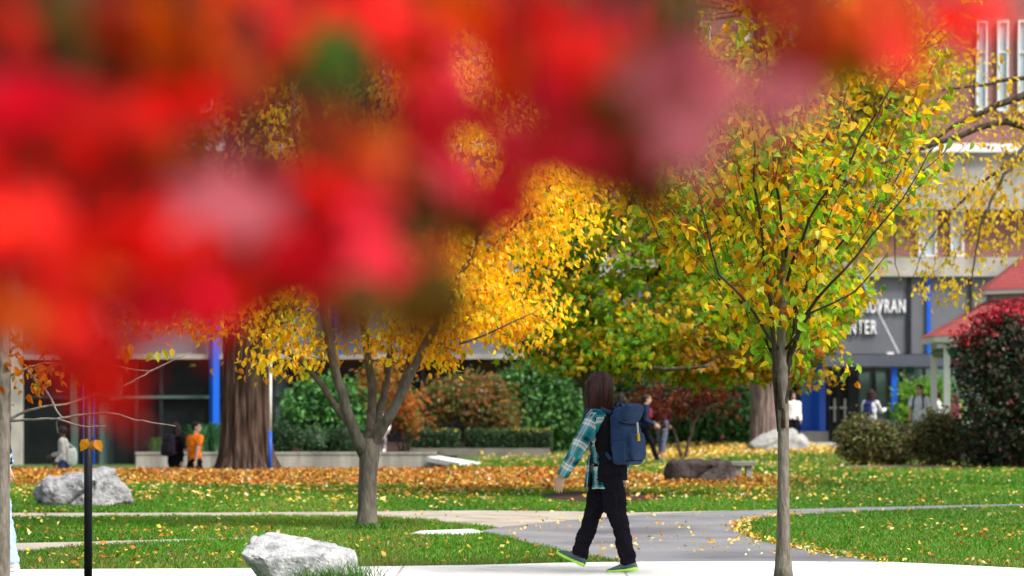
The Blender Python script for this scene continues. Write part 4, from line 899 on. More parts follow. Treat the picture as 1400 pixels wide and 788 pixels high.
def person(label, J, skin, hair, hairstyle, top, bottom, shoes, sleeve='long', hem=-.02, sole=(.6, .6, .6), voxel=.009, topmat=None, extra=None, group=None, wide=1.0, legr=1.0, sleeve_r=1.0, fold=.017):
    s, f, l = J['s'], J['f'], J['l']; o0 = J['pelvis'] * [1, 1, 0] + [0, 0, float(min(J['anL'][2], J['anR'][2]) - .085 * s)]
    b = MB(); hd, hf, hl = J['head'], J['hf'], J['hl']; A = np.stack([hl, hf, UPV])
    superq(b, hd + hf * .0 + UPV * .025 * s, A, np.array([.074, .093, .095]) * s, 1, 1, 24, 16); superq(b, hd + hf * .022 * s - UPV * .045 * s, A, np.array([.058, .068, .07]) * s, 1, 1, 20, 12)
    superq(b, hd + hf * .098 * s - UPV * .012 * s, A, np.array([.014, .018, .024]) * s, 1, 1, 12, 8)
    for sg in (1, -1): superq(b, hd + hl * sg * .077 * s - hf * .005 * s, A, np.array([.012, .02, .032]) * s, 1, 1, 12, 8)
    tube(b, [J['neck'] - UPV * .03 * s, hd - UPV * .05 * s - hf * .012 * s], np.array([.058, .054]) * s, 14)
    cs = [J['pelvis'] - UPV * .06 * s, J['pelvis'] + UPV * .03 * s, J['waist'], J['chest'], (J['chest'] * .3 + J['neck'] * .7), J['neck'] + UPV * .0]
    rings(b, cs, np.array([.12, .15, .125, .145, .15, .06]) * s, np.array([.08, .10, .085, .10, .08, .055]) * s, l, f, 20)
    for S, sg in (('L', 1), ('R', -1)):
        tube(b, [J['sh' + S] - l * sg * .03 * s, J['sh' + S], J['el' + S], J['wr' + S]], np.array([.05, .048, .037, .026]) * s, 12)
        hand(b, J['wr' + S], J['wr' + S] - J['el' + S] if 'hd' + S not in J else J['hd' + S], -l * sg, s, .5)
        tube(b, [J['hip' + S] + UPV * .02, J['kn' + S], J['an' + S], J['an' + S] - UPV * .02], np.array([.078, .05, .034, .034]) * s, 12)
    me = fuse(b, voxel, 3); co = coords(me) - hd; x, y, z = co @ hl / s, co @ hf / s, co[:, 2] / s
    C = np.tile(np.array(skin, float), (len(co), 1))
    eye = (y > .06) & (np.abs(np.abs(x) - .032) < .013) & (np.abs(z - .012) < .008); C[eye] = (.03, .02, .02)
    brow = (y > .06) & (np.abs(np.abs(x) - .033) < .02) & (np.abs(z - .036) < .006); C[brow] = np.array(hair) * .8
    lip = (y > .06) & (np.abs(x) < .024) & (np.abs(z + .058) < .008); C[lip] = np.array(skin) * [.8, .5, .5]
    setcol(me, C); me.transform(Matrix.Translation(-Vector(o0))); me.materials.append(MSKIN); root = link('person', me, None, o0); tag(root, label, 'person', group)
    # hair
    h = MB()
    if hairstyle == 'long':
        superq(h, hd - hf * .018 * s + UPV * .035 * s, A, np.array([.093, .108, .108]) * s, 1, 1, 24, 14)
        cs = [hd + UPV * .04 * s - hf * .03 * s, hd - UPV * .06 * s - hf * .045 * s, hd - UPV * .17 * s - hf * .055 * s, hd - UPV * .27 * s - hf * .06 * s]; rings(h, cs, np.array([.095, .105, .115, .10]) * s, np.array([.09, .075, .055, .035]) * s, hl, hf, 20)
        for sg in (1, -1): tube(h, [hd + hl * sg * .07 * s + hf * .03 * s + UPV * .06 * s, hd + hl * sg * .085 * s + hf * .02 * s - UPV * .05 * s, hd + hl * sg * .085 * s + hf * .02 * s - UPV * .17 * s], np.array([.03, .035, .02]) * s, 10)
    elif hairstyle == 'wrap':
        superq(h, hd - hf * .018 * s + UPV * .03 * s, A, np.array([.09, .105, .105]) * s, 1, 1, 24, 14)
    else:
        superq(h, hd - hf * .024 * s + UPV * .05 * s, A, np.array([.085, .095, .085]) * s, .9, .9, 24, 14); superq(h, hd - hf * .045 * s - UPV * .0 * s, A, np.array([.08, .06, .07]) * s, 1, 1, 20, 12)
        superq(h, hd + hf * .05 * s + UPV * .098 * s, A, np.array([.06, .045, .028]) * s, 1, 1, 16, 10)
    hm = fuse(h, voxel * .9, 2, .010 if hairstyle != 'wrap' else .004, 34 if hairstyle == 'long' else 24, (1, 1, .1) if hairstyle == 'long' else (1, 1, .6)); hm.transform(Matrix.Translation(-Vector(o0))); hm.materials.append(hairmat(hair)); link('hair' if hairstyle != 'wrap' else 'head_scarf', hm, root)
    # trousers
    t = MB(); pb = .015 * s
    rings(t, [J['pelvis'] - UPV * .10 * s, J['pelvis'] - UPV * .02 * s, J['pelvis'] + UPV * .06 * s, J['waist'] - UPV * .02 * s], np.array([.14, .172, .165, .15]) * s * wide, np.array([.095, .128, .118, .105]) * s * wide, l, f, 22)
    for S in 'LR':
        d = nrm(J['an' + S] - J['kn' + S]); p, r = resample([J['hip' + S] + UPV * .03 * s, J['hip' + S] * .55 + J['kn' + S] * .45, J['kn' + S], J['kn' + S] * .5 + J['an' + S] * .5, J['an' + S] + d * .02 * s], np.array([.098, .090, .072, .065, .062]) * s * legr, .03); tube(t, p, r, 16)
    tm = fuse(t, voxel, 3, .02, 8, (1, 1, 1.5)); tm.transform(Matrix.Translation(-Vector(o0))); tm.materials.append(cloth(bottom)); link('trousers', tm, root)
    # top
    g = MB(); w = J['waist']; pe = J['pelvis']
    cs = [pe + UPV * hem * s, pe + UPV * (hem + .09) * s, w + UPV * .02 * s, J['chest'], J['chest'] * .45 + J['neck'] * .55 - UPV * .0, J['neck'] - UPV * .02 * s, J['neck'] + UPV * .015 * s]
    rings(g, cs, np.array([.172, .172, .158, .172, .178, .11, .066]) * s * wide, np.array([.125, .125, .118, .13, .108, .075, .062]) * s * wide, l, f, 22)
    for S, sg in (('L', 1), ('R', -1)):
        e = J['wr' + S] if sleeve == 'long' else J['sh' + S] * .35 + J['el' + S] * .65
        pts = [J['sh' + S] - l * sg * .05 * s, J['sh' + S], J['el' + S], J['wr' + S]] if sleeve == 'long' else [J['sh' + S] - l * sg * .05 * s, J['sh' + S], e]
        rr = np.array([.07, .071, .058, .046]) if sleeve == 'long' else np.array([.07, .072, .07])
        p, r = resample(pts, rr * s * sleeve_r, .03); tube(g, p, r, 14)
    gm = fuse(g, voxel, 3, fold, 9)
    if topmat: topuv(gm, J)
    gm.transform(Matrix.Translation(-Vector(o0))); gm.materials.append(topmat or cloth(top)); link('jacket' if sleeve == 'long' else 'shirt', gm, root)
    for S in 'LR': shoe(J, S, cloth(shoes), cloth(sole), root, o0)
    return root, o0
def hairmat(c):
    k = ('h',) + tuple(c)
    if k not in _m: _m[k] = pm('hair', c, tuple(q * 2.2 + .003 for q in c), 22, .45, .6, 50, (1, 1, .08), spec=.18)
    return _m[k]
def topuv(me, J):
    co = coords(me); n = len(co); best = np.full(n, 9.); U = np.zeros(n); Vv = np.zeros(n); f, l = J['f'], J['l']
    segs = [(J['neck'], J['pelvis'] - UPV * .25, 0., .17)]
    for S in 'LR': L1 = np.linalg.norm(J['el' + S] - J['sh' + S]); segs += [(J['sh' + S], J['el' + S], .03, .06), (J['el' + S], J['wr' + S], .03 + L1, .05)]
    for a, b, off, rad in segs:
        ab = b - a; t = np.clip((co - a) @ ab / (ab @ ab), 0, 1); q = a + t[:, None] * ab; dl = co - q; dist = np.linalg.norm(dl, axis=1) / rad
        d = nrm(ab); e1 = nrm(f - d * f.dot(d)); e2 = np.cross(d, e1); u = np.arctan2(dl @ e2, dl @ e1) * rad
        m = dist < best; best[m] = dist[m]; U[m] = u[m]; Vv[m] = (off + t * np.linalg.norm(ab))[m]
    setcol(me, np.stack([U, Vv, np.zeros(n)], 1))
def plaidmat():
    m, nt, b = newmat('plaid_flannel'); L = nt.links; b.inputs['Roughness'].default_value = .9; b.inputs['Specular IOR Level'].default_value = .1
    at = N(nt, 'ShaderNodeAttribute', attribute_name='col'); sp = N(nt, 'ShaderNodeSeparateXYZ'); L.new(at.outputs['Vector'], sp.inputs[0]); cols = []
    for k, (per, off) in enumerate(((.15, .31), (.19, .06))):
        mt = N(nt, 'ShaderNodeMath', operation='MULTIPLY_ADD'); mt.inputs[1].default_value = 1 / per; mt.inputs[2].default_value = off; L.new(sp.outputs[k], mt.inputs[0])
        fr = N(nt, 'ShaderNodeMath', operation='FRACT'); L.new(mt.outputs[0], fr.inputs[0]); cr = N(nt, 'ShaderNodeValToRGB'); r = cr.color_ramp; r.interpolation = 'CONSTANT'
        st = [(0, (.008, .17, .22)), (.22, (.008, .02, .03)), (.40, (.015, .22, .28)), (.50, (.66, .68, .7)), (.60, (.03, .03, .04)), (.625, (.66, .68, .7)), (.76, (.06, .29, .34)), (.88, (.01, .22, .28))]
        r.elements[0].position, r.elements[0].color = 0, c4(st[0][1]); r.elements[1].position, r.elements[1].color = st[1][0], c4(st[1][1])
        for p, c in st[2:]: e = r.elements.new(p); e.color = c4(c)
        L.new(fr.outputs[0], cr.inputs[0]); cols.append(cr.outputs[0])
    mx = N(nt, 'ShaderNodeMix', data_type='RGBA'); mx.inputs['Factor'].default_value = .6; L.new(cols[0], mx.inputs['A']); L.new(cols[1], mx.inputs['B']); L.new(mx.outputs['Result'], b.inputs['Base Color']); return m
def backpack(label, J, col, size=(.15, .11, .25), up=-.02, back=.02, tilt=0., parts=True, col2=None, charm=False):
    s, f, l = J['s'], J['f'], J['l']; sp = nrm(J['neck'] - J['pelvis']); a = np.stack([l, f, sp]); w, dp, h = np.array(size) * s
    c = J['chest'] + sp * up * s - f * (.12 * s + dp + back * s); o0 = c - sp * h; root = thing('backpack', o0, label, 'backpack'); mt = cloth(col, .7, .3, 60, col2)
    mb = MB(); rings(mb, [c - sp * h, c - sp * h * .92, c - sp * h * .5, c + sp * h * .2, c + sp * h * .7, c + sp * h * .93, c + sp * h * 1.0], np.array([.72, .92, 1, .98, .9, .7, .4]) * w, np.array([.7, .95, 1.05, .95, .8, .6, .35]) * dp, l, f, 26, 3.2)
    me = fuse(mb, .008, 3, .01, 12); me.transform(Matrix.Translation(-Vector(o0))); me.materials.append(mt); link('main_compartment', me, root)
    th = np.linspace(np.pi * 1.03, np.pi * 1.97, 22); pw = 2 / 3.2
    for hz, nm in ((.50, 'zip'), (-.86, 'base_seam')):
        k1 = 1.0 if hz > 0 else .97
        zc = np.array([c + sp * h * (hz - .10 * (nm == 'zip') * math.sin(t) * -1) + l * w * 1.0 * k1 * np.sign(math.cos(t)) * abs(math.cos(t)) ** pw + f * dp * 1.0 * k1 * np.sign(math.sin(t)) * abs(math.sin(t)) ** pw for t in th])
        mb = MB(); tube(mb, zc, .0055 * s, 6); mb.build(nm, cloth((.008, .01, .02)), root, o0, smooth=True)
    for sg in (1, -1):
        q = c + l * sg * w * .99 - f * dp * .1; mb = MB(); superq(mb, q - sp * h * .55, a, (w * .13, dp * .62, h * .36), .5, .5); mb.build('side_pocket', mt, root, o0, smooth=True)
    mb = MB(); superq(mb, c - f * dp * .92 - sp * h * .35, a, (w * .8, dp * .35, h * .5), .45, .45); mb.build('front_pocket', mt, root, o0, smooth=True)
    for sg in (1, -1):
        x = l * sg * .095 * s; sh = J['chest'] * .35 + J['neck'] * .65
        p = [c + f * dp * .8 + x * .8 + sp * h * .8, sh + x - f * .085 * s + sp * .05 * s, sh + x * 1.1 + sp * .085 * s, sh + x * 1.15 + f * .10 * s + sp * .02 * s, J['chest'] + x * 1.35 + f * .135 * s - sp * .04 * s, J['waist'] + x * 1.0 + f * .02 * s + sp * .08 * s, c + f * dp * .8 + x * 1.4 - sp * h * .8]
        p, r = resample(p, [.02 * s] * len(p), .03); mb = MB(); tube(mb, p, r, 8, flat=.8); mb.build('strap', mt, root, o0, smooth=True)
    mb = MB(); k = np.linspace(0, np.pi, 9)[:, None]; tube(mb, c + sp * h * .97 + f * dp * .4 + l * np.cos(k) * .04 * s + sp * np.sin(k) * .045 * s, .008 * s, 8); mb.build('handle', mt, root, o0, smooth=True)
    return root, c, a, (w, dp, h), o0
SK1, SK2, SK3 = (.55, .34, .25), (.42, .25, .17), (.10, .055, .035)
BLK, NAVY, DENIM = (.010, .009, .013), (.012, .022, .055), (.035, .06, .14)
# --- the woman walking on the concrete path
D = 23.15; k = D / FPX; ox, oy = X(827, D), D
def lp(u, v, y): return np.array([X(u, D), oy + y, Z(v, D)])
ha = math.radians(148); f = np.array([math.cos(ha), math.sin(ha), 0]); l = np.array([-f[1], f[0], 0])
J = dict(s=.96, f=f, l=l, pelvis=lp(830, 652, 0), waist=lp(829, 622, 0), chest=lp(827, 588, 0), neck=lp(823, 556, 0), head=lp(818, 531, .0), hf=nrm(np.array([-.75, .62, 0])), hl=nrm(np.array([-.62, -.75, 0])))
J['shL'] = lp(813, 571, -.13); J['elL'] = lp(788, 616, -.20); J['wrL'] = lp(768, 650, -.16); J['hdL'] = np.array([-.30, .05, -.95])
J['shR'] = lp(838, 572, .14); J['elR'] = lp(853, 618, .22); J['wrR'] = lp(850, 655, .2)
J['hipL'] = lp(835, 656, -.07); J['knL'] = lp(846, 713, -.08); J['anL'] = lp(858, 767, -.07); J['ptL'] = -6; J['footL'] = nrm(np.array([-.93, .36, 0]))
J['hipR'] = lp(826, 656, .07); J['knR'] = lp(810, 706, .08); J['anR'] = lp(793, 758, .08); J['ptR'] = 24; J['footR'] = nrm(np.array([-.93, .36, 0]))
J['anL'][2] = .085 * .96 + .016; J['anR'][2] = .15
WPL = plaidmat()
root, o0 = person('woman in teal plaid flannel and black vest walking on the pale path', J, SK1, (.028, .007, .008), 'long', BLK, BLK, (.10, .13, .17), hem=-.10, sole=(.45, .9, .12), voxel=.005, topmat=WPL, wide=.92, legr=1.08, sleeve_r=1.12, fold=.009)
hb = MB(); hd = J['head']; hf, hl = J['hf'], J['hl']
for i in range(420):
    th = RNG.uniform(-2.5, 2.5) + math.pi; a0 = RNG.uniform(.0, .35); ln = RNG.uniform(.2, .37)
    dr = hf * math.cos(th) + hl * math.sin(th); top = hd + UPV * .138 + dr * .03 * RNG.uniform(.2, 1.6) - hf * .01
    side = hd - hf * .018 + UPV * .03 + hf * math.cos(th) * .108 + hl * math.sin(th) * .094
    low = hd - hf * .035 - UPV * (ln - .06) + hf * math.cos(th) * .055 * RNG.uniform(.7, 1.15) + hl * math.sin(th) * .11 * RNG.uniform(.75, 1.12)
    mid = (side + low) / 2 + (hf * math.cos(th) + hl * math.sin(th)) * .012
    p, r = resample([top, top * .3 + side * .7 + UPV * .04, side, mid, low], np.array([.003, .004, .004, .0038, .0012]), .03); tube(hb, p, r, 4)
hb.build('hair_strands', pm('hair_sheen', (.022, .007, .008), (.085, .022, .022), 60, .38, spec=.3, stretch=(1, 1, .05)), root, o0, smooth=True)
v = MB(); cs = [J['pelvis'] - UPV * .03, J['pelvis'] + UPV * .08, J['waist'] + UPV * .02, J['chest'], J['chest'] * .45 + J['neck'] * .55, J['neck'] - UPV * .01]
bk = -f * .022 - l * .018
rings(v, [c + bk for c in cs], np.array([.170, .170, .158, .174, .182, .085]), np.array([.126, .124, .119, .131, .114, .075]), l, f, 24)
vm = fuse(v, .007, 3, .004, 10); vm.transform(Matrix.Translation(-Vector(o0))); vm.materials.append(cloth(BLK)); link('vest', vm, root)
mb = MB(); superq(mb, J['hipL'] * .45 + J['knL'] * .55 - l * -.085, np.stack([f, l, UPV]), (.06, .022, .085), .4, .4); mb.build('cargo_pocket', cloth(BLK), root, o0, smooth=True)
# loose shirt tail hanging open in front
mb = MB(); ks = np.linspace(0, 1, 7); qs = np.linspace(-1, 1, 9); V = []
for a in ks:
    for q in qs:
        base_p = J['waist'] * (1 - a) + (J['pelvis'] - UPV * .09) * a; th = q * .55 + .45
        V.append(base_p + f * (.135 + .035 * a) * math.cos(th) + l * (.165 + .02 * a) * math.sin(th) + f * .012 * math.sin(q * 7) * a)
V = np.array(V); i = np.arange(6)[:, None] * 9; kk = np.arange(8)[None]; mb.add(V, [np.stack([i + kk, i + kk + 1, i + kk + 10, i + kk + 9], -1).reshape(-1, 4)], np.stack([np.tile(qs * .16 + .05, 7), np.repeat(.38 + ks * .26, 9), np.zeros(63)], 1))
st = mb.build('shirt_tail', WPL, root, o0, smooth=True, color=True); sm = st.modifiers.new('s', 'SOLIDIFY'); sm.thickness = .006
J2 = dict(J); J2['chest'] = lp(826, 596, 0)
bp, c, a, (w_, dp, h_), b0 = backpack('navy backpack with a rolled top and yellow key tag, worn by the woman in plaid', J2, (.022, .045, .115), size=(.15, .105, .24), up=0, back=-.015, col2=(.03, .06, .15))
mt = cloth((.022, .045, .115), .7, .3, 60, (.03, .06, .15))
mb = MB(); superq(mb, c + a[2] * h_ * .82 - f * dp * .75, np.stack([a[0], nrm(a[1] + a[2] * .5), nrm(a[2] - a[1] * .5)]), (w_ * .95, .035, .075), .5, .4); mb.build('roll_top', mt, bp, b0, smooth=True)
mb = MB(); q = c - f * (dp * 1.32) + l * .03 + a[2] * .06
tube(mb, [q + a[2] * .05, q - a[2] * .04], .008, 8, col=(.6, .6, .58)); tube(mb, [q - a[2] * .04, q - a[2] * .10], .014, 8, col=(.7, .42, .03)); mb.build('key_tag', colmat('tag', .5), bp, b0, color=True)
# --- the others
def gpos(u, d): return np.array([X(u, d), d, float(ground_z(X(u, d), d))])
J = joints(1.69, gpos(882, 70.), 4, thL=-22, knL=18, thR=22, knR=4, aL=-14, eL=82, aR=-4, eR=66, lean=3)
person('young man in navy jacket with red panel walking with hands held forward', J, SK1, (.02, .012, .01), 'short', (.014, .022, .06), BLK, (.06, .07, .09), voxel=.009, sole=(.3, .3, .3))
mb = MB(); q = J['chest'] + J['f'] * .10 - J['l'] * .11; superq(mb, q, np.stack([J['l'], J['f'], UPV]), (.03, .045, .12), .7, .7); mb.build('red_panel', cloth((.35, .02, .03)), bpy.data.objects[[o.name for o in COL.objects if o.name.startswith('person') and not o.parent][-1]], J['pelvis'] * [1, 1, 0] + [0, 0, float(min(J['anL'][2], J['anR'][2]) - .085 * J['s'])], smooth=True)
backpack('dark navy backpack on the young man with the red panelled jacket', J, (.012, .016, .04))
J = joints(1.72, gpos(848, 71.5), 20, thL=20, knL=6, thR=-20, knR=15, aL=-10, aR=15)
person('walker in dark navy seen just past the navy backpack of the woman in plaid', J, SK2, (.012, .008, .008), 'long', NAVY, BLK, (.05, .05, .05))
J = joints(1.75, gpos(905, 79.), 70, thL=8, knL=4, thR=-8, knR=8)
person('person in slate grey trousers half hidden by the dark red japanese maple', J, SK2, (.02, .012, .01), 'short', (.06, .012, .012), (.09, .10, .14), (.03, .03, .03))
J = joints(1.70, gpos(1084, 85.5), -80, thL=3, thR=-3)
person('person in white knit top and black trousers standing behind the pale rounded boulder', J, SK1, (.012, .008, .008), 'long', (.74, .72, .68), BLK, (.03, .03, .03))
J = joints(1.70, gpos(1190, 75.), 60, thL=14, knL=4, thR=-12, knR=10, aL=-5, aR=40, eR=60, lean=4)
person('person in white top and blue jeans walking up to the glass entrance', J, SK2, (.03, .012, .01), 'long', (.62, .62, .68), (.03, .06, .2), (.05, .05, .06))
backpack('dark blue bag on the back of the person in white at the entrance', J, (.02, .03, .12), size=(.12, .07, .19))
J = joints(1.82, gpos(1257, 72.), 250, thL=14, knL=6, thR=-10, knR=12, aL=-8, eL=14, aR=8, eR=16, head=-20)
person('man in light grey shirt with backpack straps left of the gazebo post', J, SK2, (.012, .01, .01), 'short', (.52, .53, .60), (.40, .40, .43), (.3, .3, .32), sleeve='short')
backpack('dark navy backpack carried by the man in the light grey shirt', J, (.014, .02, .05))
J = joints(1.66, gpos(1283, 77.), 160, thL=10, thR=-10, knR=8)
person('short haired person in pale top right beside the gazebo post', J, SK1, (.012, .01, .01), 'short', (.45, .45, .46), BLK, (.05, .05, .05))
J = joints(1.62, gpos(1307, 79.), 200, thL=10, thR=-10, knR=8)
person('distant person in a pink top seen through the gazebo', J, SK1, (.05, .02, .015), 'long', (.5, .16, .19), (.08, .08, .1), (.05, .05, .05))
J = joints(1.74, gpos(239, 64.6), 60, thL=14, knL=4, thR=-14, knR=12, aL=10, aR=-12, lean=3)
person('person with long dark hair in black clothes walking beside the one in orange', J, SK1, (.018, .009, .008), 'long', (.010, .007, .011), BLK, (.03, .03, .03))
backpack('purplish black backpack on the long haired walker in black', J, (.022, .016, .028))
J = joints(1.77, gpos(266, 64.2), 48, thL=-12, knL=10, thR=16, knR=4, aL=-4, eL=10, aR=-26, eR=14, lean=3, head=-50)
person('walker in bright orange t-shirt and black trousers before the retaining wall', J, SK1, (.008, .007, .007), 'short', (.85, .19, .012), BLK, (.04, .04, .04), sleeve='short')
J = joints(1.66, gpos(88, 65.5), 175, thL=16, knL=6, thR=-14, knR=12, aL=-6, eL=40, aR=20, eR=50, lean=3, head=12)
person('person in black head scarf, pale striped shirt and blue jeans walking along the glass front', J, SK3, (.008, .008, .012), 'wrap', (.42, .39, .37), (.03, .05, .14), (.05, .05, .05))
mb = MB(); s0 = J['pelvis'] - J['f'] * .20 + UPV * .10 + J['l'] * .1; superq(mb, s0, np.stack([J['f'], J['l'], UPV]), (.12, .05, .2), .6, .6); root = thing('tote_bag', s0 - UPV * .2, 'whitish green cloth bag hanging behind the person in the black head scarf', 'bag')
mb.build('bag_body', cloth((.5, .55, .5)), root, s0 - UPV * .2, smooth=True); mb = MB(); tube(mb, resample([s0 + UPV * .18 + J['f'] * .08, J['shL'] + UPV * .07, s0 + UPV * .18 - J['f'] * .08], [.012] * 3, .05)[0], .012, 6); mb.build('strap', cloth((.5, .55, .5)), root, s0 - UPV * .2)
# walker at the left edge
J = joints(1.70, np.array([X(-6, 23.2), 23.2, .012]), 172, thL=-9, knL=2, thR=14, knR=6, aL=-22, eL=6, aR=20)
person('walker cut by the left edge, in navy top and loose light blue jeans', J, SK1, (.02, .01, .01), 'long', NAVY, (.30, .42, .64), (.5, .5, .5), legr=1.25)
# seated figure on the wall
d = 77.5
J = joints(1.55, np.array([X(522, d), d, ZB]), -90, thL=78, knL=95, thR=70, knR=85, aL=20, eL=30, aR=20, eR=40, lean=12)
person('pale clothed person sitting low in the raised bed right of the yellow tree trunk', J, SK1, (.05, .02, .015), 'long', (.62, .58, .60), (.30, .26, .27), (.6, .6, .62))
# ================================================================ rocks
def rock(name, label, pts, origin, mat, voxel=.02, amp=.03, sc=3.0, smooth=2, group=None):
    bm = bmesh.new(); vs = [bm.verts.new(p) for p in pts]; bmesh.ops.convex_hull(bm, input=vs)
    bmesh.ops.delete(bm, geom=[v for v in bm.verts if not v.link_faces], context='VERTS'); bm.normal_update()
    me = bpy.data.meshes.new('h'); bm.to_mesh(me); bm.free()
    mb = MB(); V = coords(me); tri = {}
    for p in me.polygons: tri.setdefault(len(p.vertices), []).append(list(p.vertices))
    mb.add(V, [np.array(f) for f in tri.values()]); bpy.data.meshes.remove(me)
    out = fuse(mb, voxel, smooth, 0)
    n = len(out.vertices); co = coords(out); no = np.empty(n * 3, np.float32); out.vertices.foreach_get('normal', no); no = no.reshape(-1, 3)
    dsp = np.array([noise.ridged_multi_fractal(Vector(p * sc), .9, 2.1, 5, .9, 2.) * .4 + noise.noise(Vector(p * sc * .5)) for p in co.tolist() and [Vector(q) for q in co.tolist()]]) if False else np.array([noise.fractal(Vector(q) * sc, .75, 2.2, 6) + .5 * abs(noise.noise(Vector(q) * sc * .8)) for q in co.tolist()])
    crk = np.array([noise.noise(Vector(q) * sc * .45 + Vector((3, 1, 7))) for q in co.tolist()]); dsp -= 1.6 * np.exp(-(crk / .035) ** 2)
    co = co + no * (dsp * amp)[:, None]; out.vertices.foreach_set('co', co.astype(np.float32).ravel()); out.update(); out.materials.append(mat)
    o = link(name, out, None, origin); return tag(o, label, 'boulder', group)
M['granite_white'] = pm('pale_granite', (.36, .365, .38), (.52, .52, .52), 7, .85, .7, 38, c3=(.24, .25, .26), s3=9)
M['granite_grey'] = pm('grey_granite', (.22, .22, .235), (.36, .36, .375), 6, .9, .9, 26, c3=(.15, .15, .16), s3=9)
M['granite_pale'] = pm('weathered_granite', (.3, .3, .29), (.44, .44, .42), 2.5, .9, .6, 20, c3=(.2, .19, .19), s3=2.2)
M['stone_dark'] = pm('dark_stone', (.03, .022, .02), (.075, .055, .05), 5, .9, .8, 22, c3=(.12, .10, .095), s3=2.5)
rock('boulder', 'whitish slanted boulder with undercut side at the edge of the concrete path',
     [(-.25, .28, .385), (-.36, .12, .36), (.05, .3, .335), (.26, .26, .30), (.42, .12, .25), (-.44, -.08, .235), (-.27, -.2, .20), (.10, -.24, .225), (.34, -.2, .215), (.455, -.04, .19), (-.45, .12, .22),
      (-.20, .1, -.12), (-.03, -.23, -.12), (.38, -.24, -.1), (.44, .15, -.1), (-.15, .28, -.1), (.2, .32, -.1)], (X(409, 21.75), 21.75, 0), M['granite_white'], .010, .011, 6.5, 1)
s = 38.6 / FPX
def rp(u, v, y, d): return ((u - 105) * d / FPX, y, Z(v, d))
rock('boulder', 'long grey fissured boulder resting on the lawn behind the black pole',
     [rp(43, 672, 0, 38.6), rp(48, 664, -.15, 38.6), rp(60, 652, .1, 38.6), rp(85, 645, .2, 38.6), rp(128, 642, .2, 38.6), rp(152, 642, .1, 38.6), rp(165, 660, -.1, 38.6), rp(175, 686, -.05, 38.6), rp(172, 690, .3, 38.6), rp(130, 655, -.32, 38.6), rp(75, 664, -.34, 38.6), rp(62, 688, -.3, 38.6), rp(95, 698, -.36, 38.6), rp(140, 696, -.38, 38.6), rp(50, 690, .3, 38.6), rp(95, 650, .35, 38.6), rp(150, 650, .3, 38.6), rp(46, 682, -.1, 38.6)],
     (X(105, 38.6), 38.9, 0), M['granite_grey'], .02, .055, 3.2, 1)
d = 81.0
rock('boulder', 'large pale rounded boulder in front of the thick pinkish trunk',
     [((u - 1064) * d / FPX, y, Z(v, d) - .1) for u, v, y in ((1020, 612, 0), (1023, 606, -.2), (1040, 594, -.1), (1060, 587, 0), (1085, 585.5, .1), (1100, 592, 0), (1108, 603, 0), (1106, 624, .1), (1020, 624, .1), (1035, 624, -.55), (1098, 624, -.5), (1050, 598, -.4), (1090, 596, -.38), (1030, 612, -.45), (1104, 612, -.3), (1040, 600, .5), (1095, 600, .5), (1064, 624, -.6))], (X(1064, d), d, .1), M['granite_pale'], .04, .06, 1.3, 2)
d = 51.0
rock('stone_block', 'dark brown long stone block strewn with orange leaves beside the mulch ring',
     [((u - 957) * d / FPX, y, Z(v, d)) for u, v, y in ((909, 645, 0), (912, 633, 0), (922, 627.5, .1), (945, 629, .15), (975, 630, .15), (1000, 629, .1), (1004, 640, 0), (1004, 664, 0), (909, 664, 0), (916, 664, -.3), (1000, 664, -.3), (918, 634, -.22), (960, 634, -.26), (1000, 634, -.25), (920, 640, .45), (1000, 640, .45))], (X(957, d), d, 0), M['stone_dark'], .022, .04, 3.0, 2)
# stone bench beside it
d = 53.0; o0 = (X(1010, d), d, 0); root = thing('stone_bench', o0, 'small grey stone slab bench beside the dark stone block', 'bench')
M['stone_bench'] = pm('bench_stone', (.2, .19, .185), (.3, .29, .28), 4, .9, .5, 30)
def sbox(name, *a):
    mb = MB(); box(mb, *a); ob = mb.build(name, M['stone_bench'], root, o0); bv = ob.modifiers.new('b', 'BEVEL'); bv.width = .012; bv.segments = 2; return ob
sbox('seat', X(980, d), X(1032, d), d - .2, d + .2, Z(637, d), Z(631, d)); 
for ua, ub in ((1004, 1013), (1019, 1027)): sbox('leg', X(ua, d), X(ub, d), d - .15, d + .15, -.02, Z(637, d))
# ================================================================ poles
M['black_metal'] = pm('black_metal', (.006, .006, .01), (.012, .012, .018), 10, .5, spec=.25)
d = 21.2; root = thing('sign_post', (X(120.5, d), d, 0), 'slim black metal post standing before the grey fissured boulder', 'post')
mb = MB(); tube(mb, [P(120.5, 830, d) * [1, 1, 0], P(120.5, 520, d)], .031, 20); mb.build('pole', M['black_metal'], root, (X(120.5, d), d, 0), smooth=True)
mb = MB(); superq(mb, P(120.5, 518, d), np.eye(3), (.04, .04, .025), 1, 1); mb.build('finial', M['black_metal'], root, (X(120.5, d), d, 0), smooth=True)
mb = MB(); tube(mb, [(X(120.5, d), d, -.01), (X(120.5, d), d, .05)], .07, 20); mb.build('base', M['black_metal'], root, (X(120.5, d), d, 0))
d = 59.2; root = thing('flag_pole', (X(369.5, d), d, 0), 'thin blue pole with a white upper half right beside the massive trunk', 'pole')
mb = MB(); tube(mb, [(X(369, d), d, -.02), P(369.5, 590, d)], .036, 12); mb.build('pole', M['blue'], root, (X(369.5, d), d, 0), smooth=True)
mb = MB(); tube(mb, [P(369.5, 590, d), P(370, 495, d)], .03, 12); mb.build('pole_sleeve', M['white'], root, (X(369.5, d), d, 0), smooth=True)

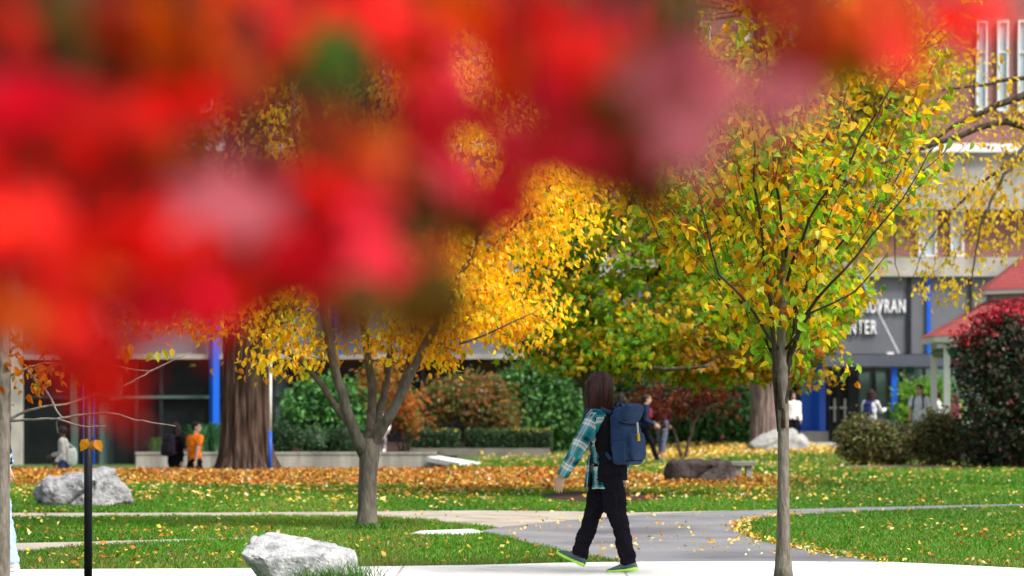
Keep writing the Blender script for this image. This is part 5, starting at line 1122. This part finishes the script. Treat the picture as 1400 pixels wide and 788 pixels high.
# ================================================================ gazebo
d = 72.0; gx = X(1428, d); gb = (gx, d, .1); root = thing('gazebo', gb, 'octagonal white gazebo with two tier red shingle roof', 'gazebo')
def shingle():
    m, nt, b = newmat('red_shingle'); L = nt.links
    tc = N(nt, 'ShaderNodeTexCoord'); mp = N(nt, 'ShaderNodeMapping'); mp.inputs['Scale'].default_value = (1, 1, 1)
    sp = N(nt, 'ShaderNodeSeparateXYZ'); L.new(tc.outputs['Object'], sp.inputs[0])
    cb = N(nt, 'ShaderNodeCombineXYZ'); L.new(sp.outputs[0], cb.inputs[0]); L.new(sp.outputs[2], cb.inputs[1])
    br = N(nt, 'ShaderNodeTexBrick'); br.inputs['Scale'].default_value = 1; br.inputs['Brick Width'].default_value = .3; br.inputs['Row Height'].default_value = .085; br.inputs['Mortar Size'].default_value = .008
    br.inputs['Color1'].default_value = (.40, .075, .07, 1); br.inputs['Color2'].default_value = (.31, .055, .055, 1); br.inputs['Mortar'].default_value = (.2, .03, .03, 1)
    L.new(cb.outputs[0], br.inputs['Vector']); L.new(br.outputs[0], b.inputs['Base Color']); b.inputs['Roughness'].default_value = .75
    return m
M['shingle'] = shingle()
def octa(r, z, rot=math.pi / 8): return [(gx + r * math.cos(rot + k * math.pi / 4), d + r * math.sin(rot + k * math.pi / 4), z) for k in range(8)]
def frustum(mb, r0, z0, r1, z1, cap=True):
    V = octa(r0, z0) + octa(r1, z1); k = np.arange(8); k2 = (k + 1) % 8
    mb.add(V, [np.stack([k, k2, 8 + k2, 8 + k], 1)])
    if cap: mb.add(octa(r1, z1), [np.arange(8)[None]]); mb.add(octa(r0, z0), [np.arange(8)[::-1][None]])
R = (1428 - 1266) * d / FPX / math.cos(math.pi / 8); zE = Z(464, d); r2 = (1428 - 1345) * d / FPX / math.cos(math.pi / 8)
mb = MB(); frustum(mb, R, zE + .05, r2 * .93, Z(412, d)); mb.build('roof', M['shingle'], root, gb)
mb = MB(); frustum(mb, R * .985, zE - .10, R * .99, zE + .045); mb.build('fascia', M['white'], root, gb)
mb = MB(); frustum(mb, r2 * .9, Z(413, d), r2 * .9, Z(400, d)); mb.build('cupola_wall', M['concrete'], root, gb)
mb = MB(); frustum(mb, r2 * 1.04, Z(404, d), r2 * 1.04, Z(398.5, d)); mb.build('fascia', M['white'], root, gb)
mb = MB(); frustum(mb, r2 * 1.06, Z(398, d), .08, Z(330, d)); mb.build('cupola_roof', M['shingle'], root, gb)
pr = R * .88
for k, q in enumerate(octa(pr, 0)):
    mb = MB(); box(mb, q[0] - .075, q[0] + .075, q[1] - .075, q[1] + .075, .08, zE - .1); mb.build('post', M['white'], root, gb)
q = octa(pr, 0)
M['green_trim'] = pm('green_trim', (.01, .14, .08), rough=.5)
for k in range(8):
    a, b = np.array(q[k]), np.array(q[(k + 1) % 8]); ab = (b - a) / np.linalg.norm(b - a)
    a2, b2 = a + ab * .1, b - ab * .1
    mb = MB(); tube(mb, [a2 + [0, 0, zE - .34], b2 + [0, 0, zE - .34]], .11, 4); mb.build('frieze_board', M['green_trim'], root, gb)
    if k != 5:
        mb = MB()
        for zz in (.95, .25): tube(mb, [a2 + [0, 0, zz], b2 + [0, 0, zz]], .04, 6)
        for t in np.linspace(.06, .94, 12): tube(mb, [a2 * (1 - t) + b2 * t + [0, 0, .27], a2 * (1 - t) + b2 * t + [0, 0, .93]], .018, 5)
        mb.build('railing', M['white'], root, gb)
mb = MB(); frustum(mb, R * .95, -.05, R * .95, .12); mb.build('deck', M['concrete'], root, gb)

# ================================================================ tufts at the boulder
mb = MB()
for cx, cy, n, h in ((X(487, 21.6), 21.5, 110, .24), (X(430, 21.4), 21.38, 150, .17), (X(335, 21.6), 21.55, 60, .11), (X(465, 21.45), 21.42, 80, .2), (X(490, 31.05), 31.0, 60, .13), (X(503, 31), 30.98, 70, .1), (X(520, 31.05), 31.02, 60, .12), (X(480, 31.1), 31.1, 40, .1)):
    for i in range(n):
        b = np.array([cx + RNG.normal() * .10, cy + RNG.normal() * .05, -.01]); a = RNG.normal(size=2) * .09; hh = h * RNG.uniform(.4, 1.1); w = .0035 if cy < 25 else .008
        k = np.linspace(0, 1, 4)[:, None]; p = b + np.array([a[0], a[1], 0]) * k ** 1.8 + np.array([0, 0, hh]) * k; sd = np.array([w, 0, 0]) * np.array([[1], [.9], [.6], [.08]])
        kk = np.arange(3); mb.add(np.concatenate([p - sd, p + sd]), [np.stack([kk, kk + 1, kk + 5, kk + 4], 1)], np.array([.075, .19, .03]) * RNG.uniform(.6, 1.5))
tag(mb.build('tall_grass', M['grass'], color=True), 'long grass blades growing round the foot of the pale boulder', 'grass', kind='stuff')
# near verge this side of the path (below the frame)

# ================================================================ red maple close to the camera
R_, CR, PK_SHEEN, MV, OR, DR, BR, OL, GN = (.82, .028, .022), (.82, .026, .06), (.86, .065, .115), (.55, .15, .2), (.72, .12, .015), (.34, .03, .01), (.16, .05, .01), (.11, .075, .009), (.05, .13, .008)  # the pink puts sky sheen on red leaves into their colour
BLOBS = [  # (u, v, spread px, colour, leaves)
 (180, 260, 85, R_, 9), (205, 285, 55, R_, 6), (120, 330, 75, CR, 7), (60, 280, 75, R_, 6), (20, 115, 60, CR, 5), (165, 150, 70, R_, 7), (345, 60, 60, R_, 7), (300, 110, 60, R_, 5), (95, 60, 45, OL, 4), (165, 70, 45, OL, 3), (200, 55, 40, BR, 3), (150, 20, 45, DR, 3), (170, 100, 45, R_, 3), (15, 20, 45, DR, 4), (250, 95, 45, OR, 3),
 (60, 5, 60, R_, 3), (110, 160, 50, DR, 3), (310, 265, 48, MV, 4), (240, 195, 50, OR, 4), (365, 290, 34, OL, 2), (10, 230, 45, R_, 5), (20, 330, 50, CR, 5), (390, 330, 45, CR, 3), (300, 330, 45, R_, 4), (260, 20, 60, OR, 5), (430, 20, 60, R_, 5), (560, 135, 48, PK_SHEEN, 5), (600, 195, 45, PK_SHEEN, 5), (640, 235, 40, CR, 4), (475, 335, 52, PK_SHEEN, 7), (430, 300, 50, CR, 4), (480, 230, 45, OR, 4), (430, 175, 40, DR, 3), (505, 55, 30, GN, 2), (430, 60, 35, BR, 2),
 (575, 80, 50, DR, 3), (610, 30, 55, OR, 4), (520, 10, 50, R_, 4), (680, 20, 60, R_, 5), (690, 70, 45, OR, 3), (560, 400, 34, OL, 1.4), (530, 425, 38, BR, 2.2), (400, 390, 50, BR, 1.3), (60, 450, 60, R_, 4), (30, 390, 50, OR, 3), (15, 490, 40, DR, 2), (118, 480, 22, R_, 4), (122, 505, 12, R_, 1), (250, 425, 40, PK_SHEEN, 4), (180, 400, 60, CR, 6), (300, 360, 60, R_, 5), (60, 200, 50, R_, 4),
 (380, 360, 45, DR, 2), (740, 40, 50, R_, 5), (800, 30, 48, R_, 5), (840, 8, 40, PK_SHEEN, 3), (770, 90, 45, DR, 3), (930, 30, 42, OL, 3), (945, 78, 32, OR, 3), (898, 110, 42, BR, 3), (925, 135, 34, MV, 3), (712, 190, 32, PK_SHEEN, 3), (700, 250, 34, PK_SHEEN, 2), (822, 165, 32, PK_SHEEN, 3), (780, 200, 36, DR, 2), (862, 225, 32, BR, 2), (900, 255, 22, BR, 1), (840, 100, 45, R_, 3),
 (1000, 10, 45, DR, 3), (1180, 18, 48, OR, 4), (1120, 20, 40, DR, 3), (1128, 60, 26, BR, 1), (1235, 12, 36, R_, 2), (1318, 14, 20, R_, 2), (1284, 95, 9, R_, 1), (1062, 108, 24, MV, 1), (1050, 40, 40, DR, 2), (1165, 92, 20, OL, 1), (650, 120, 40, DR, 2), (500, 290, 40, CR, 2), (560, 250, 40, R_, 2), (380, 240, 40, R_, 2), (90, 400, 50, R_, 3), (230, 340, 50, R_, 4), (320, 440, 30, OR, 1), (420, 415, 34, OL, 1.4), (490, 435, 34, BR, 1.6), (560, 440, 26, OL, 1.3), (430, 350, 36, CR, 3), (540, 330, 36, OL, 1.2), (620, 270, 32, OL, 1.2), (530, 470, 26, BR, 1), (525, 430, 30, BR, 3), (500, 405, 30, OL, 2), (575, 405, 28, OL, 2), (870, 235, 26, BR, 3), (905, 130, 32, BR, 3), (1120, 60, 26, DR, 2), (600, 300, 40, OL, 1)]
HOLES = [(465, 112, 110, 50), (380, 180, 60, 62), (660, 165, 48, 62), (640, 55, 40, 40), (985, 25, 40, 60)]
LOW_U = [-200, 0, 60, 95, 118, 140, 165, 280, 330, 450, 590, 625, 700, 770, 870, 930, 990, 1080, 1150, 1200, 1290, 1340]
LOW_V = [500, 500, 470, 490, 515, 480, 425, 425, 400, 440, 450, 330, 290, 235, 260, 230, 140, 130, 100, 60, 90, 40]
pos, colr = [], []
for u, v, r, c, n in BLOBS:
    for i in range(int(round(n * (2.0 if c in (OL, BR, DR, GN) else 2.4)))):
        dd = RNG.uniform(1.8, 2.3) if c in (OL, BR, DR, GN) else (RNG.uniform(1.7, 2.1) if c is MV else RNG.uniform(1.8, 2.6)); a = RNG.normal(size=2) * r * .6
        uu, vv = u + a[0], v + a[1] - 12
        if vv > np.interp(uu, LOW_U, LOW_V) - 16: continue
        if any(((uu - h[0]) / h[2]) ** 2 + ((vv - h[1]) / h[3]) ** 2 < 1 for h in HOLES): continue
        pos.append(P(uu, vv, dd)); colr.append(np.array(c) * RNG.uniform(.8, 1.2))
for i in range(90):                            # the crown goes on above and to the left of the view
    dd = RNG.uniform(1.6, 2.7); u, v = RNG.uniform(-900, 1250), RNG.uniform(-700, -70)
    pos.append(P(u, v, dd)); colr.append(np.array([R_, OR, DR, OL][RNG.integers(0, 4)]))
for i in range(60):
    dd = RNG.uniform(1.7, 2.6); pos.append(P(RNG.uniform(-1000, -130), RNG.uniform(-200, 480), dd)); colr.append(np.array([R_, OR, DR][RNG.integers(0, 3)]))
pos = np.array(pos); colr = np.array(colr); n = len(pos)
tb = np.array([-1.15, 2.3, 0.]); root = thing('red_maple_tree', tb, 'red leaved maple whose leafy branches hang close and blurred across the top of the view', 'tree')
mb = MB(); p, r = resample([tb + [0, 0, -.02], tb + [.02, 0, .6], tb + [-.02, .03, 1.3], tb + [.03, 0, 1.9], tb + [.05, 0, 2.6]], [.07, .055, .05, .04, .02], .1); tube(mb, p, r, 16, .05); mb.build('trunk', M['bark_grey'], root, tb, smooth=True)
limbs = [[tb + [0, 0, 1.35], (-.75, 2.2, 1.66), (-.35, 2.1, 1.76), (0, 2.1, 1.80), (.4, 2.1, 1.79)], [tb + [0, 0, 1.2], (-.8, 2.3, 1.5), (-.6, 2.3, 1.66), (-.2, 2.3, 1.77)], [tb + [.02, 0, 1.7], (-.6, 2.0, 1.9), (-.1, 1.85, 1.9), (.4, 1.85, 1.87)], [tb + [0, 0, 1.1], (-1.0, 2.1, 1.32), (-.7, 2.0, 1.42)]]
nodes = []; lmb = []
for l in limbs:
    p, r = resample(l, np.linspace(.022, .004, len(l)), .04); m2 = MB(); tube(m2, p, r, 8, .06); lmb.append(m2); nodes.append(p)
own = np.concatenate([[i] * len(q) for i, q in enumerate(nodes)]); nodes = np.concatenate(nodes)
for q in pos:
    c = np.linalg.norm(nodes - q, axis=1) + .5 * np.maximum(0, q[2] - nodes[:, 2]); j = int(np.argmin(c)); k = np.linspace(0, 1, 4)[:, None]
    tube(lmb[own[j]], nodes[j] + (q - nodes[j]) * k + np.sin(k * 3.14) * RNG.normal(size=3) * .01, [.0022, .0018, .0013, .0008], 4)
for m2 in lmb: m2.build('branch', M['twig'], root, tb, smooth=True)
tip = RNG.normal(size=(n, 3)) * .6 + [0, 0, -.7]; up = RNG.normal(size=(n, 3)) * .5 + [.35, -.75, .6]
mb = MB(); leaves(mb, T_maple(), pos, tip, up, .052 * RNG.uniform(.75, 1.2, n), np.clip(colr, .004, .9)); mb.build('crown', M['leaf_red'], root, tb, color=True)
# ================================================================ light, sky, camera
w = bpy.data.worlds.new('World'); SC.world = w; w.use_nodes = True
nt = w.node_tree; bg = next(n for n in nt.nodes if n.type == 'BACKGROUND')
sky = nt.nodes.new('ShaderNodeTexSky'); sky.sky_type = 'NISHITA'; sky.sun_disc = False
EL, AZ = math.radians(50), math.radians(128)      # azimuth of the sun measured from +Y towards +X
sky.sun_elevation = EL; sky.sun_rotation = AZ; sky.air_density = 1.0; sky.dust_density = 4.0; sky.ozone_density = 1.0
hs = nt.nodes.new('ShaderNodeHueSaturation'); hs.inputs['Saturation'].default_value = .45
nt.links.new(sky.outputs[0], hs.inputs['Color']); nt.links.new(hs.outputs[0], bg.inputs[0]); bg.inputs[1].default_value = .10
sd = Vector((math.sin(AZ) * math.cos(EL), math.cos(AZ) * math.cos(EL), math.sin(EL)))
su = bpy.data.lights.new('sun', 'SUN'); su.energy = 2.1; su.angle = math.radians(12); su.color = (1, .95, .86)
so = link('sun', su); so.rotation_euler = (-sd).to_track_quat('-Z', 'Y').to_euler(); so.location = (0, 0, 40)
cam = bpy.data.cameras.new('camera'); co_ = link('camera', cam); SC.camera = co_
co_.location = (0, 0, EYE); co_.rotation_euler = (math.pi / 2, 0, 0)
cam.lens = 100; cam.sensor_width = 36; cam.shift_y = (HORIZON - 394) / 1400; cam.clip_start = .05; cam.clip_end = 2000
cam.dof.use_dof = True; cam.dof.focus_distance = 24.0; cam.dof.aperture_fstop = 2.8; cam.dof.aperture_blades = 0
SC.view_settings.view_transform = 'Standard'; SC.view_settings.look = 'None'; SC.view_settings.gamma = 1; SC.view_settings.exposure = 1.05
SC.render.engine = 'CYCLES'; SC.cycles.use_denoising = True; SC.cycles.max_bounces = 8; SC.cycles.transparent_max_bounces = 4; SC.cycles.use_adaptive_sampling = True; SC.cycles.adaptive_threshold = .02
